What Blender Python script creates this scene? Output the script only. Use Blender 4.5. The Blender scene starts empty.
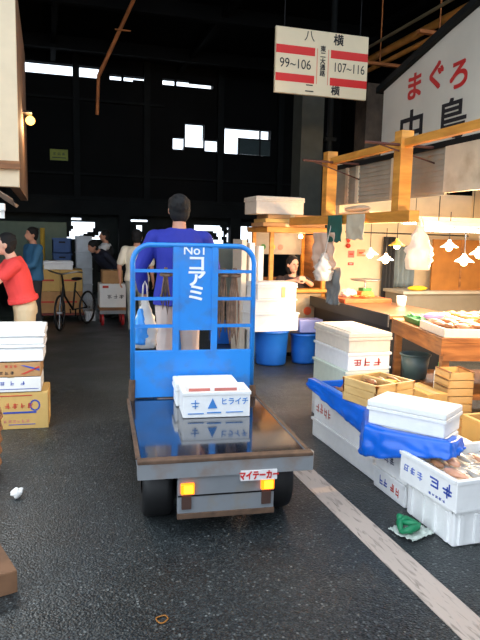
import bpy, bmesh, math, random
from mathutils import Vector, Matrix, noise
random.seed(7)
PI = math.pi
C = bpy.context.scene.collection
scene = bpy.context.scene

# ---------------------------------------------------------------- materials
def lin(c):
    return tuple((x/12.92 if x <= .04045 else ((x+.055)/1.055)**2.4) for x in (v/255 for v in c))

MATS = {}
def mat(name, rgb, rough=.6, metal=0., var=.12, scale=6., bump=0., spec=.5, trans=0., emit=None, estr=0., stain=None, stain_amt=.5, stain_scale=4., coat=0.):
    if name in MATS: return MATS[name]
    m = bpy.data.materials.new(name); m.use_nodes = True
    nt = m.node_tree; N = nt.nodes; L = nt.links
    b = N['Principled BSDF']
    c = lin(rgb)
    tc = N.new('ShaderNodeTexCoord'); nz = N.new('ShaderNodeTexNoise')
    nz.inputs['Scale'].default_value = scale; nz.inputs['Detail'].default_value = 5
    L.new(tc.outputs['Object'], nz.inputs['Vector'])
    cr = N.new('ShaderNodeValToRGB')
    cr.color_ramp.elements[0].position = .3; cr.color_ramp.elements[1].position = .7
    cr.color_ramp.elements[0].color = (*[x*(1-var) for x in c], 1)
    cr.color_ramp.elements[1].color = (*[min(1, x*(1+var)) for x in c], 1)
    L.new(nz.outputs['Fac'], cr.inputs['Fac'])
    out = cr.outputs['Color']
    if stain:
        n2 = N.new('ShaderNodeTexNoise'); n2.inputs['Scale'].default_value = stain_scale; n2.inputs['Detail'].default_value = 8
        L.new(tc.outputs['Object'], n2.inputs['Vector'])
        r2 = N.new('ShaderNodeValToRGB'); r2.color_ramp.elements[0].position = .5; r2.color_ramp.elements[1].position = .68
        r2.color_ramp.elements[0].color = (0, 0, 0, 1); r2.color_ramp.elements[1].color = (stain_amt,)*3+(1,)
        L.new(n2.outputs['Fac'], r2.inputs['Fac'])
        mx = N.new('ShaderNodeMix'); mx.data_type = 'RGBA'
        L.new(r2.outputs['Color'], mx.inputs['Factor']); L.new(out, mx.inputs['A']); mx.inputs['B'].default_value = (*lin(stain), 1)
        out = mx.outputs['Result']
    L.new(out, b.inputs['Base Color'])
    b.inputs['Roughness'].default_value = rough; b.inputs['Metallic'].default_value = metal
    b.inputs['Specular IOR Level'].default_value = spec
    b.inputs['Transmission Weight'].default_value = trans
    b.inputs['Coat Weight'].default_value = coat; b.inputs['Coat Roughness'].default_value = .06
    if emit:
        b.inputs['Emission Color'].default_value = (*lin(emit), 1); b.inputs['Emission Strength'].default_value = estr
    if bump:
        bp = N.new('ShaderNodeBump'); bp.inputs['Strength'].default_value = bump; bp.inputs['Distance'].default_value = .01
        n3 = N.new('ShaderNodeTexNoise'); n3.inputs['Scale'].default_value = scale*4; n3.inputs['Detail'].default_value = 4
        L.new(tc.outputs['Object'], n3.inputs['Vector'])
        L.new(n3.outputs['Fac'], bp.inputs['Height']); L.new(bp.outputs['Normal'], b.inputs['Normal'])
    MATS[name] = m
    return m

def wood(name, a, b_, scale=3., rough=.55):
    if name in MATS: return MATS[name]
    m = bpy.data.materials.new(name); m.use_nodes = True
    nt = m.node_tree; N = nt.nodes; L = nt.links; b = N['Principled BSDF']
    tc = N.new('ShaderNodeTexCoord'); mp = N.new('ShaderNodeMapping'); mp.inputs['Scale'].default_value = (1, 1, 6)
    w = N.new('ShaderNodeTexNoise'); w.inputs['Scale'].default_value = scale; w.inputs['Detail'].default_value = 7; w.inputs['Distortion'].default_value = .6
    L.new(tc.outputs['Object'], mp.inputs['Vector']); L.new(mp.outputs['Vector'], w.inputs['Vector'])
    r = N.new('ShaderNodeValToRGB'); r.color_ramp.elements[0].color = (*lin(a), 1); r.color_ramp.elements[1].color = (*lin(b_), 1)
    r.color_ramp.elements[0].position = .35; r.color_ramp.elements[1].position = .65
    L.new(w.outputs['Fac'], r.inputs['Fac']); L.new(r.outputs['Color'], b.inputs['Base Color']); b.inputs['Roughness'].default_value = rough
    MATS[name] = m; return m

def asphalt():
    m = bpy.data.materials.new('wet_asphalt'); m.use_nodes = True
    nt = m.node_tree; N = nt.nodes; L = nt.links; b = N['Principled BSDF']
    tc = N.new('ShaderNodeTexCoord')
    def nz(s, d=6):
        n = N.new('ShaderNodeTexNoise'); n.inputs['Scale'].default_value = s; n.inputs['Detail'].default_value = d
        L.new(tc.outputs['Object'], n.inputs['Vector']); return n
    def ramp(src, p0, p1, c0, c1):
        r = N.new('ShaderNodeValToRGB'); e = r.color_ramp.elements
        e[0].position = p0; e[1].position = p1; e[0].color = (*c0, 1); e[1].color = (*c1, 1)
        L.new(src, r.inputs['Fac']); return r
    big = ramp(nz(.9).outputs['Fac'], .35, .65, (.005, .0065, .007), (.021, .026, .028))
    vor = N.new('ShaderNodeTexVoronoi'); vor.inputs['Scale'].default_value = 62
    L.new(tc.outputs['Object'], vor.inputs['Vector'])
    # single pale stones
    sel = N.new('ShaderNodeSeparateColor'); L.new(vor.outputs['Color'], sel.inputs['Color'])
    pale = ramp(sel.outputs['Red'], .76, 1.0, (0, 0, 0), (.75, .75, .75))
    core = ramp(vor.outputs['Distance'], .2, .5, (1, 1, 1), (0, 0, 0))
    mul = N.new('ShaderNodeMath'); mul.operation = 'MULTIPLY'
    L.new(pale.outputs['Color'], mul.inputs[0]); L.new(core.outputs['Color'], mul.inputs[1])
    mx = N.new('ShaderNodeMix'); mx.data_type = 'RGBA'; L.new(mul.outputs[0], mx.inputs['Factor'])
    L.new(big.outputs['Color'], mx.inputs['A']); mx.inputs['B'].default_value = (.26, .28, .27, 1)
    v3 = N.new('ShaderNodeTexVoronoi'); v3.inputs['Scale'].default_value = 150; L.new(tc.outputs['Object'], v3.inputs['Vector'])
    s3 = N.new('ShaderNodeSeparateColor'); L.new(v3.outputs['Color'], s3.inputs['Color'])
    g3 = ramp(s3.outputs['Green'], .45, 1.0, (0, 0, 0), (.75, .75, .75))
    m3 = N.new('ShaderNodeMix'); m3.data_type = 'RGBA'; L.new(g3.outputs['Color'], m3.inputs['Factor'])
    L.new(mx.outputs['Result'], m3.inputs['A']); m3.inputs['B'].default_value = (.062, .074, .076, 1)
    L.new(m3.outputs['Result'], b.inputs['Base Color'])
    rr = ramp(nz(1.7).outputs['Fac'], .3, .7, (.28,)*3, (.52,)*3)
    L.new(rr.outputs['Color'], b.inputs['Roughness'])
    bp = N.new('ShaderNodeBump'); bp.inputs['Strength'].default_value = .7; bp.inputs['Distance'].default_value = .004
    hn = N.new('ShaderNodeMath'); hn.operation = 'ADD'
    v2 = N.new('ShaderNodeTexVoronoi'); v2.inputs['Scale'].default_value = 95; L.new(tc.outputs['Object'], v2.inputs['Vector'])
    L.new(nz(30, 6).outputs['Fac'], hn.inputs[0]); L.new(v2.outputs['Distance'], hn.inputs[1]); hn.operation = 'SUBTRACT'
    L.new(hn.outputs[0], bp.inputs['Height']); L.new(bp.outputs['Normal'], b.inputs['Normal'])
    b.inputs['Specular IOR Level'].default_value = .5
    return m

def paint_line():
    m = bpy.data.materials.new('worn_road_paint'); m.use_nodes = True
    nt = m.node_tree; N = nt.nodes; L = nt.links; b = N['Principled BSDF']
    tc = N.new('ShaderNodeTexCoord'); mp = N.new('ShaderNodeMapping'); mp.inputs['Scale'].default_value = (9, 1.6, 1)
    n = N.new('ShaderNodeTexNoise'); n.inputs['Scale'].default_value = 5; n.inputs['Detail'].default_value = 9; n.inputs['Distortion'].default_value = .7
    L.new(tc.outputs['Object'], mp.inputs['Vector']); L.new(mp.outputs['Vector'], n.inputs['Vector'])
    r = N.new('ShaderNodeValToRGB'); e = r.color_ramp.elements
    e[0].position = .26; e[0].color = (*lin((110, 98, 88)), 1); e[1].position = .46; e[1].color = (*lin((196, 178, 164)), 1)
    L.new(n.outputs['Fac'], r.inputs['Fac']); L.new(r.outputs['Color'], b.inputs['Base Color'])
    b.inputs['Roughness'].default_value = .6
    return m

def glow(name, rgb, s):
    if name in MATS: return MATS[name]
    m = bpy.data.materials.new(name); m.use_nodes = True
    nt = m.node_tree; nt.nodes.clear()
    e = nt.nodes.new('ShaderNodeEmission'); o = nt.nodes.new('ShaderNodeOutputMaterial')
    e.inputs['Color'].default_value = (*lin(rgb), 1); e.inputs['Strength'].default_value = s
    nt.links.new(e.outputs[0], o.inputs[0]); MATS[name] = m; return m

FOAM = mat('white_polystyrene', (238, 238, 236), .75, var=.03, scale=20, bump=.15)
FOAMW = mat('warm_lit_polystyrene', (226, 214, 196), .75, var=.05, scale=20, bump=.15)  # white foam with warm lamplight put into its colour
FOAMG = mat('pale_green_polystyrene', (214, 224, 208), .75, var=.04, scale=20, bump=.15)
KRAFT = mat('kraft_cardboard', (202, 164, 96), .85, var=.06, scale=12)
KRAFTB = mat('brown_cardboard', (176, 132, 86), .85, var=.1, scale=12)
WCARD = mat('white_cardboard', (225, 222, 216), .8, var=.04)
PRED = mat('red_print', (190, 60, 45), .7); PBLUE = mat('blue_print', (40, 70, 160), .7); PBLK = mat('black_print', (30, 28, 32), .7)
PPINK = mat('faded_red_print', (200, 120, 110), .7); PCYAN = mat('light_blue_print', (60, 130, 200), .7)
RACKB = mat('blue_enamel', (28, 132, 220), .38, var=.05, scale=3, coat=.2, stain=(90, 80, 70), stain_amt=.25, stain_scale=9)
PWHITE = mat('white_paint_letters', (235, 240, 245), .6, var=.05)
BEDM = mat('wet_painted_steel_plate', (26, 34, 50), .12, metal=.5, var=.3, scale=5, stain=(70, 58, 44), stain_amt=.6, stain_scale=3, spec=.9, coat=.8)
STEEL = mat('grey_painted_steel', (128, 131, 134), .5, var=.08, stain=(120, 84, 52), stain_amt=.6, stain_scale=6)
STEEL2 = mat('grey_painted_panel', (122, 126, 130), .5, var=.08, stain=(132, 112, 78), stain_amt=.6, stain_scale=5)
RUST = mat('rusted_edge', (88, 66, 50), .8, var=.4, scale=18)
RUBBER = mat('black_rubber', (16, 16, 17), .55, var=.2)
DARK = mat('darkened_hall_steel', (9, 10, 11), .8, var=.4, scale=1.2, spec=.2)  # hall's darkness put into the base colour, cut to near black
DARK2 = mat('near_black_girder', (22, 25, 25), .75, var=.3, scale=2, spec=.2)  # very dark grey base with random tone
BLACKM = mat('black_metal', (22, 22, 24), .45, metal=.6)
CHROME = mat('dull_chrome', (170, 172, 175), .3, metal=.9)
ORANGEW = wood('orange_timber', (186, 122, 44), (214, 150, 62))
BROWNW = wood('brown_timber', (112, 70, 36), (158, 108, 62))
TABLEW = wood('fish_crate_timber', (128, 78, 36), (176, 116, 60))
PALEW = wood('pale_crate_timber', (205, 160, 92), (226, 190, 126))
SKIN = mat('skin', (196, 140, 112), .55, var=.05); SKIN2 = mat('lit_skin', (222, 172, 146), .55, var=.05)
HAIR = mat('black_hair', (12, 10, 10), .8, var=.3, scale=40)
BLUEP = mat('blue_plastic_barrel', (24, 96, 190), .4, var=.08)
CORR = mat('cream_sheet_metal', (206, 192, 164), .6, var=.08, stain=(150, 120, 84), stain_amt=.5)
CREAM = mat('cream_painted_wall', (222, 204, 172), .7, var=.05)
TARP = mat('blue_plastic_sheet', (8, 100, 212), .28, var=.15, scale=5, spec=.7)
PLASTICW = mat('translucent_white_plastic', (232, 222, 210), .35, trans=.25, var=.08, bump=.3)

# ---------------------------------------------------------------- mesh helpers
class MB:
    def __init__(s): s.bm = bmesh.new()
    def box(s, c, d, rot=None, taper=0., bev=0.):
        """c centre, d full size; taper widens the top"""
        bm = bmesh.new()
        bmesh.ops.create_cube(bm, size=1)
        for v in bm.verts:
            k = 1+taper*(v.co.z)
            v.co = Vector((v.co.x*d[0]*k, v.co.y*d[1]*k, v.co.z*d[2]))
        if bev: bmesh.ops.bevel(bm, geom=bm.edges[:], offset=bev, segments=2, affect='EDGES', profile=.5)
        M = Matrix.Translation(c) @ (rot if rot is not None else Matrix())
        bm.transform(M); s._add(bm); return s
    def bx(s, x0, x1, y0, y1, z0, z1, bev=0., taper=0.):
        return s.box(((x0+x1)/2, (y0+y1)/2, (z0+z1)/2), (abs(x1-x0), abs(y1-y0), abs(z1-z0)), bev=bev, taper=taper)
    def _add(s, bm):
        me = bpy.data.meshes.new('t'); bm.to_mesh(me); s.bm.from_mesh(me); bpy.data.meshes.remove(me); bm.free()
    def cyl(s, a, b, r, r2=None, n=12, caps=True):
        a, b = Vector(a), Vector(b); d = b-a; r2 = r if r2 is None else r2
        bm = bmesh.new(); bmesh.ops.create_cone(bm, cap_ends=caps, segments=n, radius1=r, radius2=r2, depth=d.length)
        q = Vector((0, 0, 1)).rotation_difference(d.normalized()).to_matrix().to_4x4()
        bm.transform(Matrix.Translation((a+b)/2) @ q); s._add(bm); return s
    def sph(s, c, r, sc=(1, 1, 1), n=12, rot=None):
        bm = bmesh.new(); bmesh.ops.create_uvsphere(bm, u_segments=n, v_segments=max(6, n*2//3), radius=r)
        M = Matrix.Translation(c) @ (rot if rot is not None else Matrix()) @ Matrix.Diagonal((*sc, 1))
        bm.transform(M); s._add(bm); return s
    def tube(s, pts, r, n=8, closed=False):
        P = [Vector(p) for p in pts]; m = len(P); rings = []; up = None
        for i, p in enumerate(P):
            if closed: t = (P[(i+1) % m]-P[i-1]).normalized()
            else: t = (P[min(i+1, m-1)]-P[max(i-1, 0)]).normalized()
            if up is None: up = t.orthogonal().normalized()
            up = (up-t*up.dot(t)).normalized(); w = t.cross(up)
            rr = r[i] if isinstance(r, (list, tuple)) else r
            rings.append([s.bm.verts.new(p+(up*math.cos(2*PI*k/n)+w*math.sin(2*PI*k/n))*rr) for k in range(n)])
        for i in range(m if closed else m-1):
            A, B = rings[i], rings[(i+1) % m]
            for k in range(n): s.bm.faces.new((A[k], A[(k+1) % n], B[(k+1) % n], B[k]))
        if not closed:
            s.bm.faces.new(rings[0][::-1]); s.bm.faces.new(rings[-1])
        return s
    def lathe(s, prof, c=(0, 0, 0), n=24):
        rings = [[s.bm.verts.new((c[0]+r*math.cos(2*PI*k/n), c[1]+r*math.sin(2*PI*k/n), c[2]+z)) for k in range(n)] for r, z in prof]
        for A, B in zip(rings, rings[1:]):
            for k in range(n): s.bm.faces.new((A[k], A[(k+1) % n], B[(k+1) % n], B[k]))
        return s
    def loft(s, rings, n=16):
        """rings: (centre, half width, half depth, side axis, depth axis)"""
        R = []
        for c, a, b, u, v in rings:
            c, u, v = Vector(c), Vector(u), Vector(v)
            R.append([s.bm.verts.new(c+u*a*math.cos(2*PI*k/n)+v*b*math.sin(2*PI*k/n)) for k in range(n)])
        for A, B in zip(R, R[1:]):
            for k in range(n): s.bm.faces.new((A[k], A[(k+1) % n], B[(k+1) % n], B[k]))
        s.bm.faces.new(R[0][::-1]); s.bm.faces.new(R[-1]); return s
    def prism(s, poly, ax, a, b):
        """polygon of 2-D points extruded along axis ax from a to b"""
        def P(p, t):
            return {'x': (t, p[0], p[1]), 'y': (p[0], t, p[1]), 'z': (p[0], p[1], t)}[ax]
        A = [s.bm.verts.new(P(p, a)) for p in poly]; B = [s.bm.verts.new(P(p, b)) for p in poly]
        s.bm.faces.new(A[::-1]); s.bm.faces.new(B)
        for i in range(len(poly)):
            j = (i+1) % len(poly); s.bm.faces.new((A[i], A[j], B[j], B[i]))
        return s
    def sheet(s, f, nu, nv, thick=.003):
        V = [[s.bm.verts.new(f(i/nu, j/nv)) for j in range(nv+1)] for i in range(nu+1)]
        F = [s.bm.faces.new((V[i][j], V[i+1][j], V[i+1][j+1], V[i][j+1])) for i in range(nu) for j in range(nv)]
        s.thick = thick; return s
    def build(s, name, m, parent=None, smooth=False, rem=0, thick=None, label=None, loc=None, rotz=0):
        bmesh.ops.recalc_face_normals(s.bm, faces=s.bm.faces[:])
        me = bpy.data.meshes.new(name); s.bm.to_mesh(me); s.bm.free()
        me.materials.append(m)
        o = bpy.data.objects.new(name, me); C.objects.link(o)
        if smooth:
            for p in me.polygons: p.use_smooth = True
        if rem:
            finish(o, rem)
        if thick:
            md = o.modifiers.new('solid', 'SOLIDIFY'); md.thickness = thick
        if parent: o.parent = parent
        if label: o['label'] = label
        if loc: o.location = loc; o.rotation_euler.z = rotz
        return o

def finish(o, vox, fold=0., smooth=3):
    """unite the overlapping pieces of one body into one continuous skin"""
    md = o.modifiers.new('r', 'REMESH'); md.mode = 'VOXEL'; md.voxel_size = vox; md.use_smooth_shade = True; md.use_remove_disconnected = False
    sm = o.modifiers.new('s', 'SMOOTH'); sm.iterations = smooth; sm.factor = .5
    dg = bpy.context.evaluated_depsgraph_get(); dg.update()
    me = bpy.data.meshes.new_from_object(o.evaluated_get(dg)); o.modifiers.clear()
    if fold:
        nrm = [v.normal.copy() for v in me.vertices]
        for v, vn in zip(me.vertices, nrm):
            p = v.co.copy()
            a = noise.noise(Vector((p.x*9, p.y*9, p.z*5)))+.6*noise.noise(Vector((p.x*20, p.y*20, p.z*11)))
            v.co = p+vn*a*fold
    old = o.data; o.data = me; bpy.data.meshes.remove(old)
    for p in me.polygons: p.use_smooth = True
    return o

def thing(name, label, cat, loc=(0, 0, 0), rotz=0, group=None):
    o = bpy.data.objects.new(name, None); C.objects.link(o); o.empty_display_size = .1
    o.location = loc; o.rotation_euler.z = rotz; o['label'] = label; o['category'] = cat
    if group: o['group'] = group
    return o
def tag(o, label, cat, group=None, kind=None):
    o['label'] = label; o['category'] = cat
    if group: o['group'] = group
    if kind: o['kind'] = kind
    return o
def struct(o): o['kind'] = 'structure'; return o
def dup(root, loc, rotz, label=None):
    r = root.copy(); C.objects.link(r); r.location = loc; r.rotation_euler.z = rotz
    if label: r['label'] = label
    for ch in list(root.children):
        c = ch.copy(); C.objects.link(c); c.parent = r
        for g in ch.children:
            d = g.copy(); C.objects.link(d); d.parent = c
    return r

def text(body, size, origin, right, up, m, parent=None, name='lettering', sx=1., bold=0., spacing=1., line=1., align='CENTER', ex=.0006):
    cu = bpy.data.curves.new(name, 'FONT'); cu.body = body; cu.size = size; cu.extrude = ex
    cu.align_x = align; cu.align_y = 'CENTER'; cu.space_character = spacing; cu.space_line = line
    t = bpy.data.objects.new('t', cu); C.objects.link(t)
    dg = bpy.context.evaluated_depsgraph_get(); dg.update()
    me = bpy.data.meshes.new_from_object(t.evaluated_get(dg)); bpy.data.objects.remove(t)
    r, u = Vector(right).normalized(), Vector(up).normalized(); n = r.cross(u)
    if bold:
        bm_ = bmesh.new()
        for dx, dy in ((-bold, -bold), (bold, -bold), (-bold, bold), (bold, bold), (0, 0)):
            k_ = me.copy(); k_.transform(Matrix.Translation((dx, dy, (dx+dy*.5)*.01))); bm_.from_mesh(k_); bpy.data.meshes.remove(k_)
        bm_.to_mesh(me); bm_.free()
    M = Matrix(((r.x*sx, u.x, n.x, origin[0]), (r.y*sx, u.y, n.y, origin[1]), (r.z*sx, u.z, n.z, origin[2]), (0, 0, 0, 1)))
    me.transform(M); me.materials.clear(); me.materials.append(m)
    o = bpy.data.objects.new(name, me); C.objects.link(o)
    if parent: o.parent = parent
    return o

def glyphs(t, origin, face, n, size, m, name='printed_lettering', gap=1.12, sx=1., seed=1):
    """a row of small blurred brush-like characters"""
    rg = random.Random(seed+n*13); b = MB()
    for i in range(n):
        c = i*size*gap*sx
        bars = []
        for k in range(rg.choice((2, 3, 3))): z = size*(.12+.76*(k+.5)/3)+rg.uniform(-.05, .05)*size; a = rg.uniform(.05, .25); e = rg.uniform(.7, .95); bars.append((a, e, z/size-.05, z/size+.05))
        for k in range(rg.choice((1, 2, 2))): x = rg.uniform(.2, .8); z0 = rg.uniform(.02, .3); bars.append((x-.05, x+.05, z0, rg.uniform(.7, .98)))
        for x0, x1, z0, z1 in bars:
            x0, x1, z0, z1 = c+x0*size*sx, c+x1*size*sx, z0*size, z1*size
            ox, oy, oz = origin
            if face == 'F': b.bx(ox+x0, ox+x1, oy-.0016, oy+.0005, oz+z0, oz+z1)
            else: b.bx(ox-.0016, ox+.0005, oy-x1, oy-x0, oz+z0, oz+z1)
    return b.build(name, m, t)

FR = ((1, 0, 0), (0, 0, 1))          # on a face looking to -Y
LF = ((0, -1, 0), (0, 0, 1))         # on a face looking to -X

# ---------------------------------------------------------------- boxes
def foam_box(label, loc, rotz, d, m=FOAM, lid=False, open_=False, ribs=False, rim=True, name='foam_box', cat='box', group=None):
    """origin at the front left bottom corner of the box, w along x, depth along y"""
    w, l, h = d
    t = thing(name, label, cat, loc, rotz, group or {'foam_box': 'foam boxes in stacks', 'fish_tray': 'fish trays on the fish table'}.get(name))
    b = MB(); wl = .022; lh = .045 if lid else 0
    hb = h-lh
    if open_:
        b.bx(0, w, 0, l, 0, .02, bev=.004)
        b.bx(0, wl, 0, l, .015, hb, bev=.005).bx(w-wl, w, 0, l, .015, hb, bev=.005)
        b.bx(wl*.6, w-wl*.6, 0, wl, .015, hb, bev=.005).bx(wl*.6, w-wl*.6, l-wl, l, .015, hb, bev=.005)
    else:
        b.bx(0.004, w-.004, 0.004, l-.004, 0, hb, bev=.01)
    if ribs:
        k = int(w/.09)
        for i in range(k): x = (i+.5)*w/k; b.bx(x-.014, x+.014, -.007, .012, .01, hb-.03, bev=.003)
        k = int(l/.09)
        for i in range(k): y = (i+.5)*l/k; b.bx(-.007, .012, y-.014, y+.014, .01, hb-.03, bev=.003)
    b.build('box_body', m, t)
    if rim:
        r = MB(); z = hb-.022; e = .006
        r.bx(-e, w+e, -e, .012, z, hb-.001, bev=.003).bx(-e, w+e, l-.012, l+e, z, hb-.001, bev=.003)
        r.bx(-e, .012, 0, l, z, hb-.001, bev=.003).bx(w-.012, w+e, 0, l, z, hb-.001, bev=.003)
        r.build('rim', m, t)
    if lid:
        MB().bx(-.004, w+.004, -.004, l+.004, hb, h-.008, bev=.008).bx(.03, w-.03, .03, l-.03, h-.012, h, bev=.004).build('lid', m, t)
    return t

def carton(label, loc, rotz, d, m=KRAFT, group=None, name='cardboard_carton'):
    w, l, h = d
    t = thing(name, label, 'box', loc, rotz, group or 'cardboard cartons')
    MB().bx(0, w, 0, l, 0, h, bev=.004).build('carton_body', m, t)
    f = MB()
    f.bx(.002, w/2-.002, .002, l-.002, h-.002, h+.002).bx(w/2+.002, w-.002, .002, l-.002, h-.002, h+.002)
    f.build('flap', m, t)
    MB().bx(w/2-.025, w/2+.025, -.001, l+.001, h+.001, h+.003).build('packing_tape', mat('packing_tape', (196, 170, 120), .3), t)
    return t

# ---------------------------------------------------------------- people
def person(name_label, loc, rotz, H=1.65, pose=None, skin=SKIN, shirt=None, trousers=None, shoes=None, sleeve='long', vox=.009,
           group=None, hem=.86, lean=0., head_turn=0., head_tilt=0., hairlen=0., shirt_child=True, fold=.006, eyes=True, vest=None):
    k = H/1.7
    t = thing('person', name_label, 'person', loc, rotz, group)
    J = dict(pelvis=(0, 0, .93), waist=(0, 0, 1.07), chest=(0, 0, 1.26), base=(0, -.01, 1.43), neck=(0, .0, 1.49), head=(0, .025, 1.585))
    for s, q in ((-1, 'l'), (1, 'r')):
        J['sh'+q] = (s*.185, -.005, 1.385); J['el'+q] = (s*.235, -.02, 1.11); J['wr'+q] = (s*.25, .07, .88)
        J['hip'+q] = (s*.09, 0, .9); J['kn'+q] = (s*.1, .02, .49); J['an'+q] = (s*.1, -.03, .085)
    J = {a: Vector(b) for a, b in J.items()}
    if lean:
        R = Matrix.Rotation(-lean, 3, 'X'); p0 = J['pelvis'].copy()
        for a in ('waist', 'chest', 'base', 'neck', 'head', 'shl', 'shr', 'ell', 'elr', 'wrl', 'wrr'):
            J[a] = p0+R @ (J[a]-p0)
    for a, b in (pose or {}).items(): J[a] = Vector(b)
    up = (J['base']-J['pelvis']).normalized(); side = (J['shr']-J['shl']).normalized()
    fwd = up.cross(side).normalized()
    side = fwd.cross(up).normalized()
    def torso(b, e, z0=-1):
        rings = []
        P, W, Ch, B = J['pelvis'], J['waist'], J['chest'], J['base']
        seq = [(P-up*.1, .11, .08), (P-up*.05, .16, .105), (P, .17, .112), (W, .148, .1), ((W+Ch)/2, .155, .108), (Ch, .172, .118), (Ch+up*.08, .178, .108), (B-up*.035, .15, .08), (B+up*.0, .085, .062)]
        for c, a, d in seq: rings.append((c, a+e, d+e, side, fwd))
        b.loft(rings, 18)
    def limb(b, pts, rs, n=12):
        for i in range(len(pts)-1):
            b.cyl(pts[i], pts[i+1], rs[i], rs[i+1], n)
        for p, r in zip(pts, rs): b.sph(p, r, n=n)
    def hand(b, el, wr, q):
        d = (wr-el).normalized(); s = -1 if q == 'l' else 1
        inn = -side*s; inn = (inn-d*inn.dot(d)).normalized(); fw = d.cross(inn).normalized()
        if fw.dot(fwd) < 0 and abs(fw.dot(fwd)) > .2: fw = -fw
        if abs(fw.dot(fwd)) <= .2 and fw.dot(up) < 0: fw = -fw
        R = Matrix((fw, inn, d)).transposed().to_4x4()
        b.sph(wr+d*.045, .05, (.8, .32, 1.0), rot=R)
        for i, L in enumerate((.066, .076, .072, .056)):
            o = wr+d*.08+fw*(.028-.019*i); a = o+d*L*.5+inn*.006; c = a+d*L*.36+inn*.022
            limb(b, [o, a, c], [.0095, .009, .0075], 8)
        o = wr+d*.03+fw*.03; a = o+d*.035+fw*.026+inn*.008; c = a+d*.028+fw*.006+inn*.012
        limb(b, [o, a, c], [.012, .011, .009], 8)
        return fw
    # head basis
    Rh = Matrix.Rotation(head_turn, 3, 'Z') @ Matrix.Rotation(-head_tilt, 3, 'X')
    if lean: Rh = Rh @ Matrix.Rotation(-lean*.5, 3, 'X')
    hx, hy, hz = Rh @ Vector((1, 0, 0)), Rh @ Vector((0, 1, 0)), Rh @ Vector((0, 0, 1))
    H4 = Matrix((hx, hy, hz)).transposed().to_4x4(); hc = J['head']
    def hp(x, y, z): return hc+hx*x+hy*y+hz*z
    b = MB(); torso(b, 0)
    limb(b, [J['base']-up*.03, J['neck'], hp(0, -.01, -.04)], [.062, .052, .05])
    b.sph(hp(0, -.005, .02), .1, (.76, .92, .93), n=18, rot=H4)
    b.sph(hp(0, .022, -.045), .062, (.9, .95, 1.05), n=14, rot=H4)
    b.sph(hp(0, .05, -.082), .024, (1.2, .9, .8), n=10, rot=H4)
    b.cyl(hp(0, .085, .018), hp(0, .106, -.02), .009, .015, 8); b.sph(hp(0, .102, -.022), .014, n=8)
    b.sph(hp(0, .088, -.052), .014, (1.6, .7, .8), n=8, rot=H4)
    for s in (-1, 1): b.sph(hp(s*.078, -.005, -.005), .03, (.35, .7, 1.1), n=10, rot=H4)
    for q in 'lr':
        limb(b, [J['sh'+q], (J['sh'+q]*.5+J['el'+q]*.5), J['el'+q], J['wr'+q]], [.046, .044, .038, .027])
        hand(b, J['el'+q], J['wr'+q], q)
        limb(b, [J['hip'+q], J['kn'+q], (J['kn'+q]*.6+J['an'+q]*.4), J['an'+q]], [.088, .056, .055, .036])
        an = J['an'+q]; fd = Vector((J['an'+q]-J['kn'+q])); 
        limb(b, [an+Vector((0, -.025, -.04)), an+Vector((0, .06, -.05)), an+Vector((0, .13, -.058))], [.038, .034, .026])
    body = b.build('body', skin, t); finish(body, vox)
    # shirt
    b = MB()
    P = J['pelvis']; rings = []
    W, Ch, B = J['waist'], J['chest'], J['base']; e = .02
    hz0 = (hem-.93)
    for c, a, d in [(P+up*hz0, .188, .135), (P+up*(hz0+.05), .186, .132), (P+up*.04, .176, .122), (W, .158, .112), ((W+Ch)/2, .165, .118), (Ch, .178, .122), (Ch+up*.08, .182, .112), (B-up*.035, .152, .086), (B+up*.012, .075, .068)]:
        rings.append((c, a+e, d+e, side, fwd))
    b.loft(rings, 20)
    for q in 'lr':
        S, E, Wr = J['sh'+q], J['el'+q], J['wr'+q]
        S = S-up*.006
        limb(b, [B-up*.035, S-up*.005], [.055, .066])
        if sleeve == 'long': limb(b, [S, (S+E)/2, E, E*.12+Wr*.88], [.068, .064, .057, .046])
        elif sleeve == 'half': limb(b, [S, E*.75+S*.25], [.073, .066])
        elif sleeve == 'cap': limb(b, [S, E*.4+S*.6], [.07, .066])
        else: limb(b, [S*.9+E*.1], [.07])
    sh = b.build('shirt' if sleeve != 'long' else 'jacket', shirt, t); finish(sh, vox, fold, 2)
    if vest:
        b = MB(); b.loft([(c, a+.012, d+.014, u, v) for c, a, d, u, v in rings[:-1]], 20)
        v = b.build('vest', vest, t); finish(v, vox, fold, 2)
    # trousers
    b = MB()
    b.loft([(P-up*.1, .14, .11, side, fwd), (P-up*.04, .175, .122, side, fwd), (P+up*.03, .17, .118, side, fwd), (W-up*.04, .145, .1, side, fwd)], 18)
    for q in 'lr':
        limb(b, [J['hip'+q], J['hip'+q]*.5+J['kn'+q]*.5, J['kn'+q], J['kn'+q]*.5+J['an'+q]*.5, J['an'+q]+Vector((0, 0, .01))], [.105, .09, .075, .068, .06])
    tr = b.build('trousers', trousers, t); finish(tr, vox, fold, 2)
    for q in 'lr':
        b = MB(); an = J['an'+q]
        limb(b, [an+Vector((0, -.03, -.035)), an+Vector((0, .06, -.045)), an+Vector((0, .14, -.052))], [.047, .044, .034]); b.bx(an.x-.04, an.x+.04, an.y-.07, an.y+.16, an.z-.086, an.z-.068, bev=.005)
        o = b.build('shoe', shoes or RUBBER, t); finish(o, vox)
    # hair
    b = MB(); b.sph(hp(0, -.022, .035), .104, (.84, .93, .93), n=18, rot=H4)
    b.sph(hp(0, -.05, -.02), .082, (.98, .7, 1.0), n=14, rot=H4)
    if hairlen: b.sph(hp(0, -.045, -.05), .085, (1.0, .7, 1.1), n=14, rot=H4)
    for i in range(26):
        a = random.uniform(0, 2*PI); z = random.uniform(-.02, .1); r = .075 if z < .08 else .05
        b.sph(hp(math.cos(a)*r*.95, -.03+math.sin(a)*r*.95, z+.01), .02, n=8)
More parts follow.
